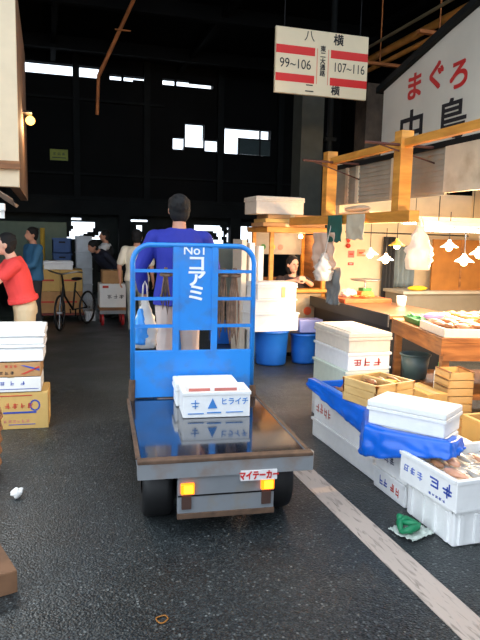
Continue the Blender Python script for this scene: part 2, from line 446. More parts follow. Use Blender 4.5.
    hr = b.build('hair', HAIR, t); finish(hr, .006, .004, 1)
    if eyes:
        for s in (-1, 1): MB().sph(hp(s*.031, .083, .012), .011, (1.25, .6, .6), n=10, rot=H4).build('eye', BLACKM, t)
        MB().sph(hp(0, .098, -.053), .012, (1.7, .4, .3), n=8, rot=H4).build('mouth', mat('lips', (150, 70, 62), .5), t)
    t.scale = (k, k, k)
    return t

# ================================================================ THE SETTING
o = MB().bx(-30, 30, -25, 60, -.1, 0).build('ground', asphalt()); o['kind'] = 'structure'
b = MB(); b.bx(1.53, 1.69, -6, 12, 0, .004); struct(b.build('trim_1', paint_line()))

# roof over the hall, from just above the sign to the far end
b = MB(); b.bx(-14, 16, 4.0, 17.1, 6.0, 6.15)
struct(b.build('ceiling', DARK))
b = MB()
for y in (6.5, 9.5, 12.5, 15.5): b.bx(-14, 16, y-.08, y+.08, 5.72, 6.0)
for x in (-3, 0.2, 3.4, 6.6): b.bx(x-.06, x+.06, 4.0, 17, 5.8, 5.95)
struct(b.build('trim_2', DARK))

# far wall: upper storey above the long girder, with holes for slit and windows
holes = [(-.56, 1.34, 5.5, 5.78), (1.6, 2.65, 5.5, 5.64), (2.97, 4.35, 5.5, 5.66),
         (3.26, 3.575, 3.82, 4.17), (3.575, 4.13, 3.94, 4.56), (4.13, 4.60, 3.83, 4.16), (4.70, 6.05, 3.83, 4.53)]
xs = sorted({-14, 16, *[h[0] for h in holes], *[h[1] for h in holes]}); zs = sorted({2.04, 6.1, *[h[2] for h in holes], *[h[3] for h in holes]})
b = MB()
for x0, x1 in zip(xs, xs[1:]):
    for z0, z1 in zip(zs, zs[1:]):
        cx, cz = (x0+x1)/2, (z0+z1)/2
        if any(h[0] < cx < h[1] and h[2] < cz < h[3] for h in holes): continue
        b.bx(x0, x1, 17, 17.25, z0, z1)
bmesh.ops.remove_doubles(b.bm, verts=b.bm.verts[:], dist=.0001)
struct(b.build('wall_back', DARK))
b = MB(); b.bx(-14, 16, 16.7, 17, 2.06, 2.5); b.bx(-14, 16, 16.66, 16.72, 2.04, 2.12).bx(-14, 16, 16.66, 16.72, 2.42, 2.5)
struct(b.build('beam_back', DARK2))
b = MB()
for x in (-.9, .75, 2.55, 4.55, 6.3): b.bx(x-.08, x+.08, 16.85, 16.98, 2.5, 6.0)
b.bx(-.5, 3, 16.86, 16.96, 4.9, 4.96).bx(-.5, 7, 16.86, 16.96, 3.05, 3.1)
struct(b.build('trim_3', DARK2))
for i, x in enumerate((-4.0, 1.9, 4.9, 8.5)):
    struct(MB().bx(x-.14, x+.14, 16.4, 16.68, 0, 2.05).build('pillar_back', DARK2))
# window joinery in the two openings
b = MB(); b.bx(3.56, 3.6, 17.02, 17.1, 3.82, 4.56).bx(4.11, 4.15, 17.02, 17.1, 3.83, 4.2).bx(3.26, 4.6, 17.02, 17.1, 3.8, 3.86)
o = struct(b.build('window_1', BLACKM))
b = MB(); b.bx(5.1, 5.14, 17.02, 17.1, 3.83, 4.26).bx(5.1, 6.05, 17.02, 17.1, 4.24, 4.28).bx(5.72, 5.76, 17.02, 17.1, 3.83, 4.53)
o = struct(b.build('window_2', BLACKM))
MB().bx(5.14, 6.04, 17.04, 17.07, 3.84, 4.24).build('pane', mat('grey_blind', (66, 84, 86), .6), o)
# jagged daylight slit: slats crossing it
b = MB()
for x0, x1, z0, z1 in ((1.9, 1.96, 5.5, 5.7), (2.2, 2.5, 5.5, 5.56), (3.3, 3.36, 5.5, 5.7), (3.7, 4.35, 5.6, 5.7)): b.bx(x0, x1, 17.05, 17.1, z0, z1)
struct(b.build('trim_4', DARK))
# side walls of the hall, then an added wall and roof blocking the sky
struct(MB().bx(-5.2, -5.0, 6, 17, 0, 6).build('wall_left', DARK))
struct(MB().bx(8.2, 8.4, 4, 17, 0, 6).build('wall_right', DARK))
struct(MB().bx(3.6, 3.8, -12, 1.6, 0, 3.2).build('wall_right', DARK2))  # unseen wall added to block sky light from the right
struct(MB().bx(2.3, 8.4, -12, 1.9, 3.2, 3.3).build('ceiling', DARK))  # unseen roof slab added to shade the ground on the right

# left: upper storey of a stall, cream front and brown side
o = struct(MB().bx(-3.2, -.235, 6.0, 6.12, 1.95, 3.75).build('wall_left', CREAM))
o = MB().bx(-.32, -.235, 6.12, 8.6, 1.95, 3.75).build('wall_left', mat('brown_weathered_board', (116, 88, 66), .8, var=.25, scale=3)); struct(o)
b = MB(); b.bx(-3.2, -.225, 5.96, 6.02, 2.1, 2.17); struct(b.build('trim_5', BROWNW))
for y in (8.5,): struct(MB().bx(-1.34, -1.24, y-.05, y+.05, 0, 1.95).build('pillar_left', BROWNW))

# ================================================================ HANGING SIGN
t = thing('hanging_sign', 'white aisle sign with red bars and stall numbers hanging from the roof', 'sign', (3.55, 8.0, 3.865))
SGN = mat('lamplit_white_enamel', (238, 220, 184), .5, var=.02)  # white enamel, its warm lamp tint put into the base colour
MB().bx(-.67, .67, 0, .05, -.415, .415, bev=.006).build('board', SGN, t)
SR = mat('sign_red', (222, 26, 18), .5, var=.03)
for x0, x1 in ((-.665, -.115), (.115, .665)):
    for z0, z1 in ((.085, .19), (-.265, -.165)):
        MB().bx(x0, x1, -.004, .001, z0, z1).build('red_bar', SR, t)
MB().bx(-.075-.012, -.075+.0, -.003, .001, -.265, .19).build('thin_red_line', mat('sign_pink', (226, 150, 120), .5), t)
MB().bx(.075, .075+.012, -.003, .001, -.265, .19).build('thin_red_line', mat('sign_pink', (226, 150, 120), .5), t)
y = -.003
text('八', .15, (-.2, y, .325), *FR, PBLK, t, sx=1.05); text('横', .15, (.22, y, .315), *FR, PBLK, t, bold=.003)
text('二', .13, (-.18, y, -.335), *FR, PBLK, t, bold=.002); text('横', .13, (.2, y, -.335), *FR, PBLK, t, bold=.003)
text('99~106', .17, (-.39, y, -.045+.005), *FR, PBLK, t, sx=.86); text('107~116', .17, (.39, y, -.03), *FR, PBLK, t, sx=.78)
text('東\n二\n大\n通\n路', .08, (0, y, .03), *FR, PBLK, t, line=.98, bold=.002)
for x in (-.55, .55): MB().cyl((x, .025, .41), (x, .025, 2.12), .008).build('hanging_rod', BLACKM, t)

# ================================================================ HALL FITTINGS
t = tag(MB().cyl((1.66, 12, 5.98), (.93, 12, 4.38), .035).cyl((.93, 12, 4.4), (.9, 12, 3.7), .03).cyl((1.22, 11.94, 5.2), (1.5, 11.94, 5.2), .015).build('slanting_pipe', mat('rusty_pipe', (176, 104, 52), .7, var=.3, scale=5), None), 'thin rusty pipe slanting down from the roof at the top left', 'pipe')
t = thing('notice_board', 'small yellow notice on the dark far wall', 'sign', (.09, 16.94, 3.39))
MB().bx(0, .44, 0, .04, 0, .27).build('board', mat('yellow_notice', (150, 158, 26), .5), t)
glyphs(t, (.06, 0, .11), 'F', 3, .1, mat('olive_print', (70, 84, 20), .5)); MB().bx(.05, .39, -.003, .0, .05, .075).build('underline', mat('olive_print', (70, 84, 20), .5), t)
# grey column and dark drain pipes behind the hanging sign
struct(MB().bx(4.1, 4.5, 10, 10.4, 0, 4.15).build('pillar_middle', mat('dull_grey_column', (70, 72, 64), .7, var=.15)))
tag(MB().cyl((4.62, 10, 0), (4.62, 10, 5.8), .05).bx(4.52, 4.72, 9.94, 10.06, 3.2, 3.26).build('drain_pipe', DARK2), 'dark vertical drain pipe beside the grey column', 'pipe')
struct(MB().bx(4.55, 4.9, 8.6, 8.95, 0, 3.85).build('pillar_right', mat('darkened_rough_column', (60, 50, 40), .9, var=.5, scale=5, bump=1)))  # rough concrete column, its shadow put into the dark base colour
# two long pipes under the roof along the aisle, orange lamplight put into their colour
PIPEM = mat('orange_lit_pipe', (190, 128, 56), .5, var=.15)
tag(MB().cyl((5.57, 5.0, 4.75), (5.57, 11.5, 4.75), .06).build('overhead_pipe', PIPEM), 'thicker orange-lit pipe running under the roof at the top right', 'pipe')
tag(MB().cyl((5.62, 5.0, 4.60), (5.62, 11.5, 4.60), .04).build('overhead_pipe', PIPEM), 'orange-lit pipe just below the thicker overhead pipe', 'pipe')
tag(MB().cyl((5.25, 5.0, 4.78), (5.25, 11.0, 4.78), .025).build('overhead_pipe', mat('dull_conduit', (110, 96, 70), .6)), 'thin grey conduit above the two orange-lit overhead pipes', 'pipe')
for y_ in (8.2, 9.9):
    tag(MB().bx(5.1, 5.85, y_-.04, y_+.04, 4.49, 4.54).cyl((5.45, y_, 4.54), (5.45, y_, 6), .012).build('pipe_hanger', mat('rusty_pipe', (176, 104, 52))), 'steel hanger under the overhead pipes, %s' % ('nearest to the shop board' if y_ < 9 else 'nearest to the hanging sign'), 'bracket')

# ================================================================ SHOP BOARD (gable)
t = thing('shop_board', 'large white gabled shop board with red and black Japanese lettering', 'sign', (0, 0, 0))
BRD = mat('white_shop_board', (206, 200, 186), .6, var=.08, scale=1.5)
MB().prism([(8.02, 2.55), (8.02, 3.62), (7.9, 3.72), (6.5, 3.98), (5.0, 4.3), (5.0, 2.45)], 'x', 4.5, 4.56).build('board', BRD, t)
RB = mat('shop_red', (196, 40, 40), .5)
text('ま', .36, (4.495, 7.25, 3.48), *LF, RB, t, bold=.009, sx=1.15); text('ぐ', .36, (4.495, 6.78, 3.50), *LF, RB, t, bold=.009, sx=1.15); text('ろ', .36, (4.495, 6.33, 3.42), *LF, RB, t, bold=.009, sx=1.15)
text('中', .5, (4.495, 7.27, 2.94), *LF, PBLK, t, bold=.01, sx=1.25); text('島', .5, (4.495, 6.42, 2.92), *LF, PBLK, t, bold=.008, sx=1.2)
MB().prism([(8.1, 3.66), (6.5, 4.06), (4.9, 4.42), (4.9, 4.34), (6.5, 3.98), (8.1, 3.58)], 'x', 4.42, 4.62).build('top_trim', DARK2, t)

# ================================================================ STALL FRAME AND AWNING
t = thing('stall_frame', 'orange timber stall frame with square posts above the fish counters', 'frame', (3.0, 0, 0))
MB().bx(-.05, .05, 4.72, 7.5, 1.71, 1.81, bev=.005).build('lower_beam', ORANGEW, t)
MB().bx(-.03, .03, 2.5, 6.6, 2.36, 2.43, bev=.005).build('upper_beam', ORANGEW, t)
for y_ in (4.95, 6.45, 3.2): MB().bx(-.06, .06, y_-.06, y_+.06, 1.81 if y_ > 3.5 else 0, 2.5, bev=.004).build('post', ORANGEW, t)
for Y_, x0, x1, which in ((6.4, -.38, .36, 'by the farther orange post'), (5.0, -.40, .51, 'by the nearer orange post')):
    a = thing('awning_bracket', 'dark rusty awning arm %s' % which, 'bracket', (3.0, Y_-.08, 2.38), 0, 'awning arms')
    MB().cyl((x0, 0, 0), (x1, 0, -.01), .013).build('rod', mat('dark_rust', (70, 34, 24), .7), a)
    MB().cyl((x0+.1, 0, 0), (x1, 0, -.19), .007).build('brace', mat('dark_rust', (70, 34, 24), .7), a)
# sheet metal fascia behind the posts
t = thing('fascia_panel', 'grey corrugated sheet fascia behind the orange posts', 'panel', (3.3, 0, 0))
b = MB(); b.bx(0, .03, 4.75, 6.9, 1.95, 2.36)
for i in range(8): b.bx(-.008, .0, 4.75, 6.9, 1.98+i*.047, 1.995+i*.047)
b.build('sheet', mat('grey_sheet', (150, 146, 130), .6, var=.1), t)
MB().bx(-.02, .04, 2.9, 7.1, 2.36, 2.41).build('top_rail', DARK2, t)
for y_ in (5.6, 6.35, 6.6): MB().bx(-.02, .0, y_-.03, y_+.03, 1.96, 2.36).build('batten', CORR, t)
t = tag(MB().bx(3.28, 3.34, 2.9, 4.74, 1.97, 2.36).build('fascia_panel', CORR), 'cream sheet metal fascia at the right edge beside the grey one', 'panel')
tag(MB().bx(3.36, 3.42, 6.92, 7.3, 1.82, 2.45, bev=.01).build('fascia_panel', CORR), 'tall cream panel behind the farther orange post', 'panel')
# canopy ceiling inside the stall, lit by the tubes
struct(MB().bx(3.36, 6.2, 3.0, 7.3, 2.28, 2.34).build('ceiling', CREAM))
struct(MB().bx(3.85, 6.5, 8.2, 8.3, 0, 2.25).build('wall_right', CREAM))
struct(MB().bx(6.2, 6.3, 3.0, 8.2, 0, 2.4).build('wall_right', CREAM))

# fluorescent tubes
def tube_lamp(label, loc, rotz, L, power, col=(1, .97, .9)):
    t = thing('fluorescent_lamp', label, 'lamp', loc, rotz, 'fluorescent lamps')
    MB().bx(-L/2, L/2, -.04, .04, .03, .08, bev=.006).build('fitting', mat('white_enamel', (230, 230, 225), .4), t)
    MB().cyl((-L/2+.03, 0, 0), (L/2-.03, 0, 0), .016).build('tube', glow('tube_glow', (255, 250, 240), 14), t)
    for s in (-1, 1): MB().bx(s*(L/2-.02)-.015, s*(L/2-.02)+.015, -.02, .02, -.02, .04).build('end_cap', mat('white_enamel', (230, 230, 225)), t)
    for s in (-1, 1): MB().cyl((s*L/3, 0, .08), (s*L/3, 0, .5), .004, n=6).build('chain', BLACKM, t)
    l = bpy.data.lights.new('tube_light', 'AREA'); l.shape = 'RECTANGLE'; l.size = L; l.size_y = .06; l.energy = power; l.color = col
    lo = bpy.data.objects.new('tube_light', l); C.objects.link(lo); lo.parent = t; lo.location = (0, 0, -.03)
    return t
tube_lamp('fluorescent tube glowing over the fish counter, nearest to the orange posts', (3.82, 4.95, 1.655), 0, 1.25, 45)
tube_lamp('fluorescent tube farther inside the fish stall', (4.55, 6.5, 1.76), 0, 1.2, 22)
tube_lamp('white fluorescent lamp under the cream wall at the left edge', (-.775, 4.6, 1.66), 0, 1.0, 14, (.85, .95, 1))

# bulbs with enamel shades
def bulb(label, loc, power=9, first=[None], yellow=False):
    t = thing('bulb_lamp', label, 'lamp', loc, 0, 'bulb lamps over the stall')
    MB().lathe([(.015, .07), (.02, .05), (.05, .025), (.085, 0), (.088, -.006), (.05, .018), (.01, .05)]).build('shade', mat('white_enamel', (230, 230, 225)) if not yellow else mat('yellow_enamel', (222, 190, 90), .4), t, smooth=True)
    MB().sph((0, 0, -.01), .033, n=12).build('bulb', glow('bulb_glow', (255, 214, 150), 24), t, smooth=True)
    MB().cyl((0, 0, .07), (0, 0, .34), .004, n=6).build('cord', BLACKM, t)
    l = bpy.data.lights.new('bulb_light', 'POINT'); l.energy = power; l.color = (1, .66, .34); l.shadow_soft_size = .035
    lo = bpy.data.objects.new('bulb_light', l); C.objects.link(lo); lo.parent = t; lo.location = (0, 0, -.06)
    return t
bulb('bare bulb under a white shade in front of the cream wall', (3.3, 6.0, 1.40), 14)
bulb('bulb lamp next right of the one before the cream wall', (3.52, 6.05, 1.34), 12)
bulb('yellow shaded bulb lamp beside the white plastic bag', (3.62, 6.0, 1.5), 8, yellow=True)
bulb('bulb lamp lowest over the fish trays at the right edge', (3.74, 5.0, 1.37), 75)
bulb('bulb lamp hanging just above the lowest one by the brown panels', (3.78, 5.3, 1.50), 35)
bulb('bulb lamp closest to the right edge of the stall', (3.9, 5.0, 1.44), 60)
bulb('added unseen bulb lamp right of view over the near fish trays', (3.35, 3.5, 1.56), 60)  # bulb added out of view on the right for extra light
for p_, q_, r_, lb in (((3.05, 6.1, 1.63), (4.6, 6.1, 1.62), .008, 'dark cable strung across the stall before the cream wall'), ((3.3, 5.0, 1.70), (4.6, 5.2, 1.68), .006, 'dark cable carrying the bulbs before the brown shutters'), ((3.1, 3.6, 1.85), (3.4, 3.6, 1.85), .006, 'short unseen cable carrying the added bulb over the near fish trays')):
    tag(MB().cyl(p_, q_, r_).build('lamp_cable', BLACKM), lb, 'cable')
# lamp at left wall
def awn(u, v): return Vector((-1.0+u*.76, 4.9+v*1.0, 2.12-.34*u*u-.04*math.sin(v*3)+.01*math.sin(u*20)))
tag(MB().sheet(awn, 20, 10).build('awning_cloth', mat('faded_brown_cloth', (128, 108, 92), .9, var=.2), None, smooth=True, thick=.004), 'faded brown awning cloth sagging below the cream wall at the left', 'awning')
t = thing('wall_lamp', 'glowing orange lamp on the corner of the cream wall', 'lamp', (-.2, 7.4, 2.76))
MB().sph((.04, 0, 0), .05).build('bulb', glow('warm_lamp_glow', (255, 176, 84), 4), t, smooth=True)
MB().sph((-.07, -.02, .005), .03).build('bulb', glow('warm_lamp_glow', (255, 176, 84), 4), t, smooth=True)
MB().bx(-.035, .06, -.2, .1, .05, .07).build('bracket', BLACKM, t)
l = bpy.data.lights.new('wall_lamp_light', 'POINT'); l.energy = 16; l.color = (1, .6, .3); l.shadow_soft_size = .06
lo = bpy.data.objects.new('wall_lamp_light', l); C.objects.link(lo); lo.parent = t; lo.location = (.08, -.05, -.05)

# ================================================================ CART
A = math.radians(-4.6)
t = thing('electric_cart', 'blue electric market cart with low flat bed, tall rear rack and tail lights', 'cart', (.865, 2.985, 0), A)
MB().bx(-.44, .44, .03, 1.22, .385, .42, bev=.006).build('load_bed', BEDM, t)
b = MB(); b.prism([(-.455, -.02), (.47, -.02), (.49, .03), (.49, .06), (-.455, .06)], 'z', .325, .41)
b.bx(-.455, -.44, .03, 1.22, .37, .425).bx(.44, .46, .03, 1.22, .37, .425)
b.build('rear_beam', STEEL, t)
b = MB(); b.bx(-.456, .47, -.024, .035, .405, .424, bev=.004).bx(-.462, -.44, .03, 1.22, .415, .426, bev=.003).bx(.44, .462, .03, 1.22, .415, .426, bev=.003)
b.build('bed_edge', RUST, t)
MB().bx(-.25, .265, 0, .04, .1, .33, bev=.006).build('rear_panel', STEEL2, t)
MB().bx(-.252, .267, -.008, .02, .095, .125, bev=.003).build('rusted_lip', RUST, t)
MB().bx(-.25, .265, -.004, .0, .215, .222).build('seam', BLACKM, t)
MB().bx(-.24, .25, .04, 1.9, .14, .36).build('chassis', BLACKM, t)
for x in (-.2, .225):
    h = MB().bx(x-.035, x+.035, -.02, .005, .232, .288, bev=.004).build('tail_light', mat('amber_lens', (230, 120, 20), .3, emit=(255, 120, 10), estr=1.6), t)
    MB().bx(x-.02, x+.026, -.026, -.018, .24, .28, bev=.003).build('lit_lens', glow('tail_glow', (255, 190, 40), 2.4), h)
    MB().bx(x-.03, x+.02, -.012, .002, .15, .222).build('reflector', mat('brown_reflector', (70, 48, 40), .5), t)
st = MB().bx(.075, .27, -.03, -.0, .292, .345).build('maker_sticker', mat('white_sticker', (232, 228, 226), .4), t)
text('マイテーカー', .05, (.172, -.0335, .318), *FR, mat('sticker_red', (200, 30, 30), .5), st, bold=.002, sx=.72)
for x in (-.335, .335):
    for y_ in (.3, 1.55):
        r = .185
        w = MB().lathe([(.06, -.08), (r-.03, -.085), (r-.006, -.07), (r, -.04), (r, .04), (r-.006, .07), (r-.03, .085), (.06, .08)], n=28)
        w.bm.transform(Matrix.Translation((x, y_, r)) @ Matrix.Rotation(PI/2, 4, 'Y'))
        w = w.build('wheel', RUBBER, t, smooth=True)
        MB().cyl((x-.06, y_, r), (x+.06, y_, r), .075).build('hub', STEEL, w)
# the rack
Y1 = 1.21; ra = .12; ro = .42
pts = [(-ro, Y1, .42)]
for k in range(9):
    a = PI-k*PI/16; pts.append((-ro+ra+ra*math.cos(a), Y1, 1.485-ra+ra*math.sin(a)))
for k in range(9):
    a = PI/2-k*PI/16; pts.append((ro-ra+ra*math.cos(a), Y1, 1.485-ra+ra*math.sin(a)))
pts.append((ro, Y1, .42))
MB().tube(pts, .018, 10).build('rack_frame', RACKB, t, smooth=True)
for x in (-.128, .142): MB().bx(x-.021, x+.021, Y1-.015, Y1+.015, .75, 1.485).build('upright', RACKB, t)
cp = MB().bx(-.107, .121, Y1-.01, Y1+.01, .9, 1.475).build('name_panel', RACKB, t)
text('No1', .085, (.0, Y1-.012, 1.45), *FR, PWHITE, cp, bold=.001, sx=1.05)
text('コ\nア\nミ', .125, (.012, Y1-.012, 1.255), *FR, PWHITE, cp, bold=.003, line=.82, sx=1.1)
for z in (1.31, 1.12, .93):
    for x0, x1 in ((-ro, -.149), (.163, ro)): MB().bx(x0, x1, Y1-.012, Y1+.012, z-.011, z+.011).build('crossbar', RACKB, t)
MB().bx(-ro+.01, ro-.01, Y1-.012, Y1+.012, .43, .76, bev=.004).build('lower_panel', RACKB, t)
MB().cyl((-ro-.01, Y1-.03, .41), (-ro-.005, Y1-.02, .56), .022).build('stake_pocket', RUST, t)
MB().cyl((ro+.01, Y1-.03, .41), (ro+.005, Y1-.02, .5), .022).build('stake_pocket', RUST, t)
# driver's step, cowl and tiller
MB().bx(-.4, .4, 1.24, 1.98, .19, .23, bev=.005).build('driver_step', STEEL2, t)
MB().prism([(1.95, .2), (2.1, .2), (2.08, .6), (1.98, .62)], 'x', -.38, .38).build('front_cowl', RACKB, t)
MB().cyl((0, 2.0, .6), (0, 1.93, 1.05), .035).build('steering_column', RACKB, t)
hb = MB(); hb.tube([(.2*math.cos(k*PI/8), 1.92+.19*math.sin(k*PI/8), 1.07) for k in range(16)], .014, 8, closed=True); hb.cyl((-.2, 1.92, 1.07), (.2, 1.92, 1.07), .01)
hb.build('steering_ring', BLACKM, t, smooth=True)
CART = Matrix.Translation((.865, 2.985, 0)) @ Matrix.Rotation(A, 4, 'Z')
def cl(x, y, z): return tuple(CART @ Vector((x, y, z)))

# ropes and bag hanging on the driver's side of the rack
ROPE = mat('brown_rope', (132, 104, 84), .9, var=.3, scale=30)
def rope(label, x, n, z0, z1, w):
    t = thing('rope_bundle', label, 'rope', cl(x, Y1+.05, 1.31), A)
    for i in range(n):
        dx = (i-(n-1)/2)*w; q = random.uniform(-.05, .09); dx += random.uniform(-.008, .008)
        MB().tube([(dx*.2-.008, -.025, 0), (dx*.3, .0, .016), (dx*.4, .02, -.03), (dx*.9-.012, .03, -.2), (dx-.014, .035, z1-1.31+.1), (dx, .035, z1-1.31+q), (dx+.014, .035, z1-1.31+.1), (dx*.9+.012, .03, -.2), (dx*.4, .03, -.02)], random.uniform(.006, .01), 6).build('strand', ROPE, t, smooth=True)
    MB().tube([(.035*math.cos(a), .0+.045*math.sin(a), -.03) for a in [k*PI/5 for k in range(10)]], .012, 6, closed=True).build('knot', ROPE, t, smooth=True)
rope('brown rope loop hanging on the rack left of the name panel', -.19, 2, 1.31, 1.04, .026)
rope('brown rope bundle hanging on the rack right of the name panel, nearer the panel', .215, 3, 1.31, .86, .018)
rope('longer brown rope bundle hanging on the rack nearer its right edge', .295, 3, 1.31, .80, .022)

t = thing('plastic_bag', 'blue and white plastic bag hanging by the driver behind the left of the rack', 'bag', cl(-.33, Y1+.12, 1.1), A)
def bagf(w, h, d, seed, amp=.02):
    def f(rings=14, n=20):
        R = []
        for i in range(rings+1):
            v = i/rings; k = min(1, .25+1.3*v) if v < .5 else 1-.35*max(0, v-.75)*2
            R.append([(w*k*math.cos(a)*(1+.5*amp/w*noise.noise(Vector((a*3, v*7, seed)))*3), d*k*math.sin(a)+amp*noise.noise(Vector((a*4, v*9, seed+5))), -h*v) for a in [2*PI*j/n for j in range(n)]])
        return R
    return f()
def bag_mesh(b, w, h, d, seed, amp=.02):
    R = bagf(w, h, d, seed, amp); V = [[b.bm.verts.new(p) for p in r] for r in R]; n = len(R[0])
    for A_, B_ in zip(V, V[1:]):
        for k in range(n): b.bm.faces.new((A_[k], A_[(k+1) % n], B_[(k+1) % n], B_[k]))
    b.bm.faces.new(V[-1]); b.bm.faces.new(V[0][::-1]); return b
bag_mesh(MB(), .085, .34, .05, 1).build('bag_body', PLASTICW, t, smooth=True)
bag_mesh(MB(), .05, .25, .052, 4).build('blue_side', mat('sky_blue_plastic', (60, 150, 230), .3), t, smooth=True, loc=(.0-.03, -.02, -.06))
MB().tube([(-.02, 0, -.02), (-.012, 0, .1), (0, 0, .13), (.012, 0, .1), (.02, 0, -.02)], .006, 6).build('handle', PLASTICW, t, smooth=True)

# foam boxes on the bed
rz = math.radians(-6)
t = foam_box('open white foam box with blue print on the cart bed, nearest the tail', (.785, 3.69, .422), rz, (.425, .24, .165), open_=True, group=None)
MB().bx(.073, .079, -.005, -.002, .06, .115).bx(.05, .102, -.005, -.002, .093, .098).bx(.058, .094, -.005, -.002, .072, .077).build('printed_mark', PCYAN, t); text('ヒライチ', .05, (.325, -.0045, .1), *FR, PCYAN, t, bold=.0007, sx=.9)
b = MB(); b.prism([(.155, .06), (.215, .06), (.185, .125)], 'y', -.006, -.002).build('printed_mark', PCYAN, t)
MB().bx(.03, .13, -.005, -.002, .025, .031).bx(.15, .24, -.005, -.002, .028, .036).bx(.27, .38, -.005, -.002, .03, .036).build('printed_line', PCYAN, t)
MB().bx(.06, .2, .215, .22, .1, .135).bx(.23, .38, .215, .22, .1, .135).build('printed_label', PPINK, t)
MB().bx(.03, .395, .03, .21, .02, .11, bev=.02).build('wrapped_contents', WCARD, t)
foam_box('closed white foam box on the cart bed against the rack', (.79, 3.955, .422), rz, (.41, .2, .175), lid=True)

# driver
per = person('driver in blue jacket standing with back turned at the front of the cart', (.955, 4.70, .232), A, H=1.62, skin=SKIN,
    shirt=mat('royal_blue_cotton', (34, 44, 150), .8, var=.12, scale=3), trousers=mat('pale_khaki_cotton', (196, 178, 170), .85, var=.1), shoes=RUBBER, hem=.83, vox=.008,
    pose=dict(ell=(-.31, .02, 1.12), wrl=(-.27, .12, .92), elr=(.30, .1, 1.13), wrr=(.25, .12, .93), shl=(-.195, 0, 1.365), shr=(.195, 0, 1.365)), eyes=True, fold=.009, head_tilt=-.15)

# ================================================================ RIGHT FOREGROUND: stacked boxes
def printed(t, x, y, z, w, h, m, face='L', n=3):
    sz = h; 
    if face == 'L': return glyphs(t, (x-.001, y+w, z), 'L', n, sz, m, 'printed_label', sx=w/(n*1.12*sz), seed=int(y*100))
    return glyphs(t, (x, y-.001, z), 'F', n, sz, m, 'printed_label', sx=w/(n*1.12*sz), seed=int(x*100))

t = foam_box('long white foam box at the bottom of the far end of the right row', (1.985, 3.42, 0), 0, (.52, 1.0, .15))
t = foam_box('white foam box with faded red print on top of the long bottom box', (1.985, 3.45, .15), 0, (.50, .95, .22), rim=True)
printed(t, .004, .62, .05, .28, .1, PPINK, n=4)
foam_box('thin white foam box under the slatted trays and blue sheet', (1.99, 3.43, .37), 0, (.48, .42, .09), rim=False)
t = foam_box('blue plastic lined box of brown fish at the far end of the right row', (1.975, 3.88, .37), 0, (.27, .46, .085), m=TARP, open_=True)
t = foam_box('low white foam box with a red and blue label next to the ribbed box', (1.955, 3.0, 0), 0, (.46, .38, .14))
printed(t, .004, .06, .03, .11, .08, PRED, n=2); printed(t, .004, .2, .03, .1, .08, PBLUE, n=2)
t = foam_box('foam box with grey lettering and red mark under the blue sheet', (1.955, 3.0, .14), 0, (.46, .37, .23), rim=False)
glyphs(t, (.004, .33, .06), 'L', 3, .06, mat('grey_print', (110, 110, 125), .7)); MB().cyl((-.001, .04, .08), (.004, .04, .08), .028).build('red_mark', PRED, t)
foam_box('ribbed white foam box at the near bottom corner of the right row', (1.945, 2.535, 0), 0, (.56, .44, .2), ribs=True)
t = foam_box('open white foam box of fish with bold blue lettering', (1.925, 2.5, .2), math.radians(3), (.56, .485, .17), open_=True)
glyphs(t, (-.001, .22, .05), 'L', 2, .09, PBLUE, seed=4); glyphs(t, (-.001, .22, .02), 'L', 5, .018, PBLUE, seed=8, sx=1.4); glyphs(t, (-.001, .45, .06), 'L', 3, .055, mat('pale_blue_print', (110, 130, 200), .7), seed=6)
MB().bx(.035, .53, .035, .45, .02, .11).build('crushed_ice', mat('crushed_ice', (224, 222, 214), .4, bump=.8, scale=25, var=.1), t)
foam_box('covered white foam box wrapped by the blue sheet under the large bright box', (1.85, 3.19, .372), math.radians(-54.6), (.42, .24, .085), rim=False)
t = foam_box('large bright white foam box lying askew on the blue sheet', (1.815, 3.235, .458), math.radians(-54.6), (.47, .27, .155), lid=True)
t = foam_box('white foam box lowest in the tall stack behind the slatted trays', (2.24, 4.36, 0), 0, (.38, .66, .27), m=FOAM)
t = foam_box('greenish white foam box in the middle of the tall stack', (2.24, 4.37, .27), 0, (.38, .64, .24), m=FOAMG)
t = foam_box('lamplight-tinted lidded foam box on top of the tall stack behind the trays', (2.25, 4.36, .66), 0, (.38, .66, .165), m=FOAMW, lid=True)
t = foam_box('white foam box with red print second from the top of the tall stack', (2.25, 4.36, .51), 0, (.38, .66, .15), m=FOAM)
printed(t, .05, .004, .03, .26, .08, PRED, 'F', 3)
t = carton('open brown carton lower in the stack at the right edge', (2.53, 2.74, 0), 0, (.4, .55, .3), KRAFTB)
t = foam_box('tan box of fish at the right edge beside the large bright foam box', (2.53, 2.74, .305), 0, (.4, .55, .15), m=KRAFT, open_=True, name='cardboard_tray')
carton('tan carton between the slatted trays and the small crates', (2.60, 3.78, 0), 0, (.17, .36, .45), KRAFT)

# slatted trays
def slat_tray(loc, rz, w, l, h, label, group):
    t = thing('slatted_tray', label, 'tray', loc, rz, group)
    b = MB()
    for x0, x1, y0, y1 in ((0, w, 0, .012), (0, w, l-.012, l), (0, .012, 0, l), (w-.012, w, 0, l), (w/2-.006, w/2+.006, 0, l)):
        b.bx(x0, x1, y0, y1, 0, h-.012)
        b.bx(x0-.003, x1+.003, y0-.003, y1+.003, h-.016, h-.002)
    b.build('frame', PALEW, t)
    s = MB(); s.bx(.01, w-.01, .01, l-.01, .002, .008)
    s.build('floor_board', mat('dark_tray_board', (96, 62, 40), .8), t)
    return t
t0 = slat_tray((2.0, 3.47, .462), math.radians(14), .35, .32, .052, 'lowest slatted wooden tray in the stack of three beside the tall stack', 'slatted trays')
for i, lb in ((1, 'middle slatted wooden tray in the stack of three beside the tall stack'), (2, 'topmost slatted wooden tray holding brown fish and a yellow bundle')):
    t = dup(t0, (2.0+.004*i, 3.47, .462+.053*i), math.radians(14+i), lb)
TOPTRAY = t
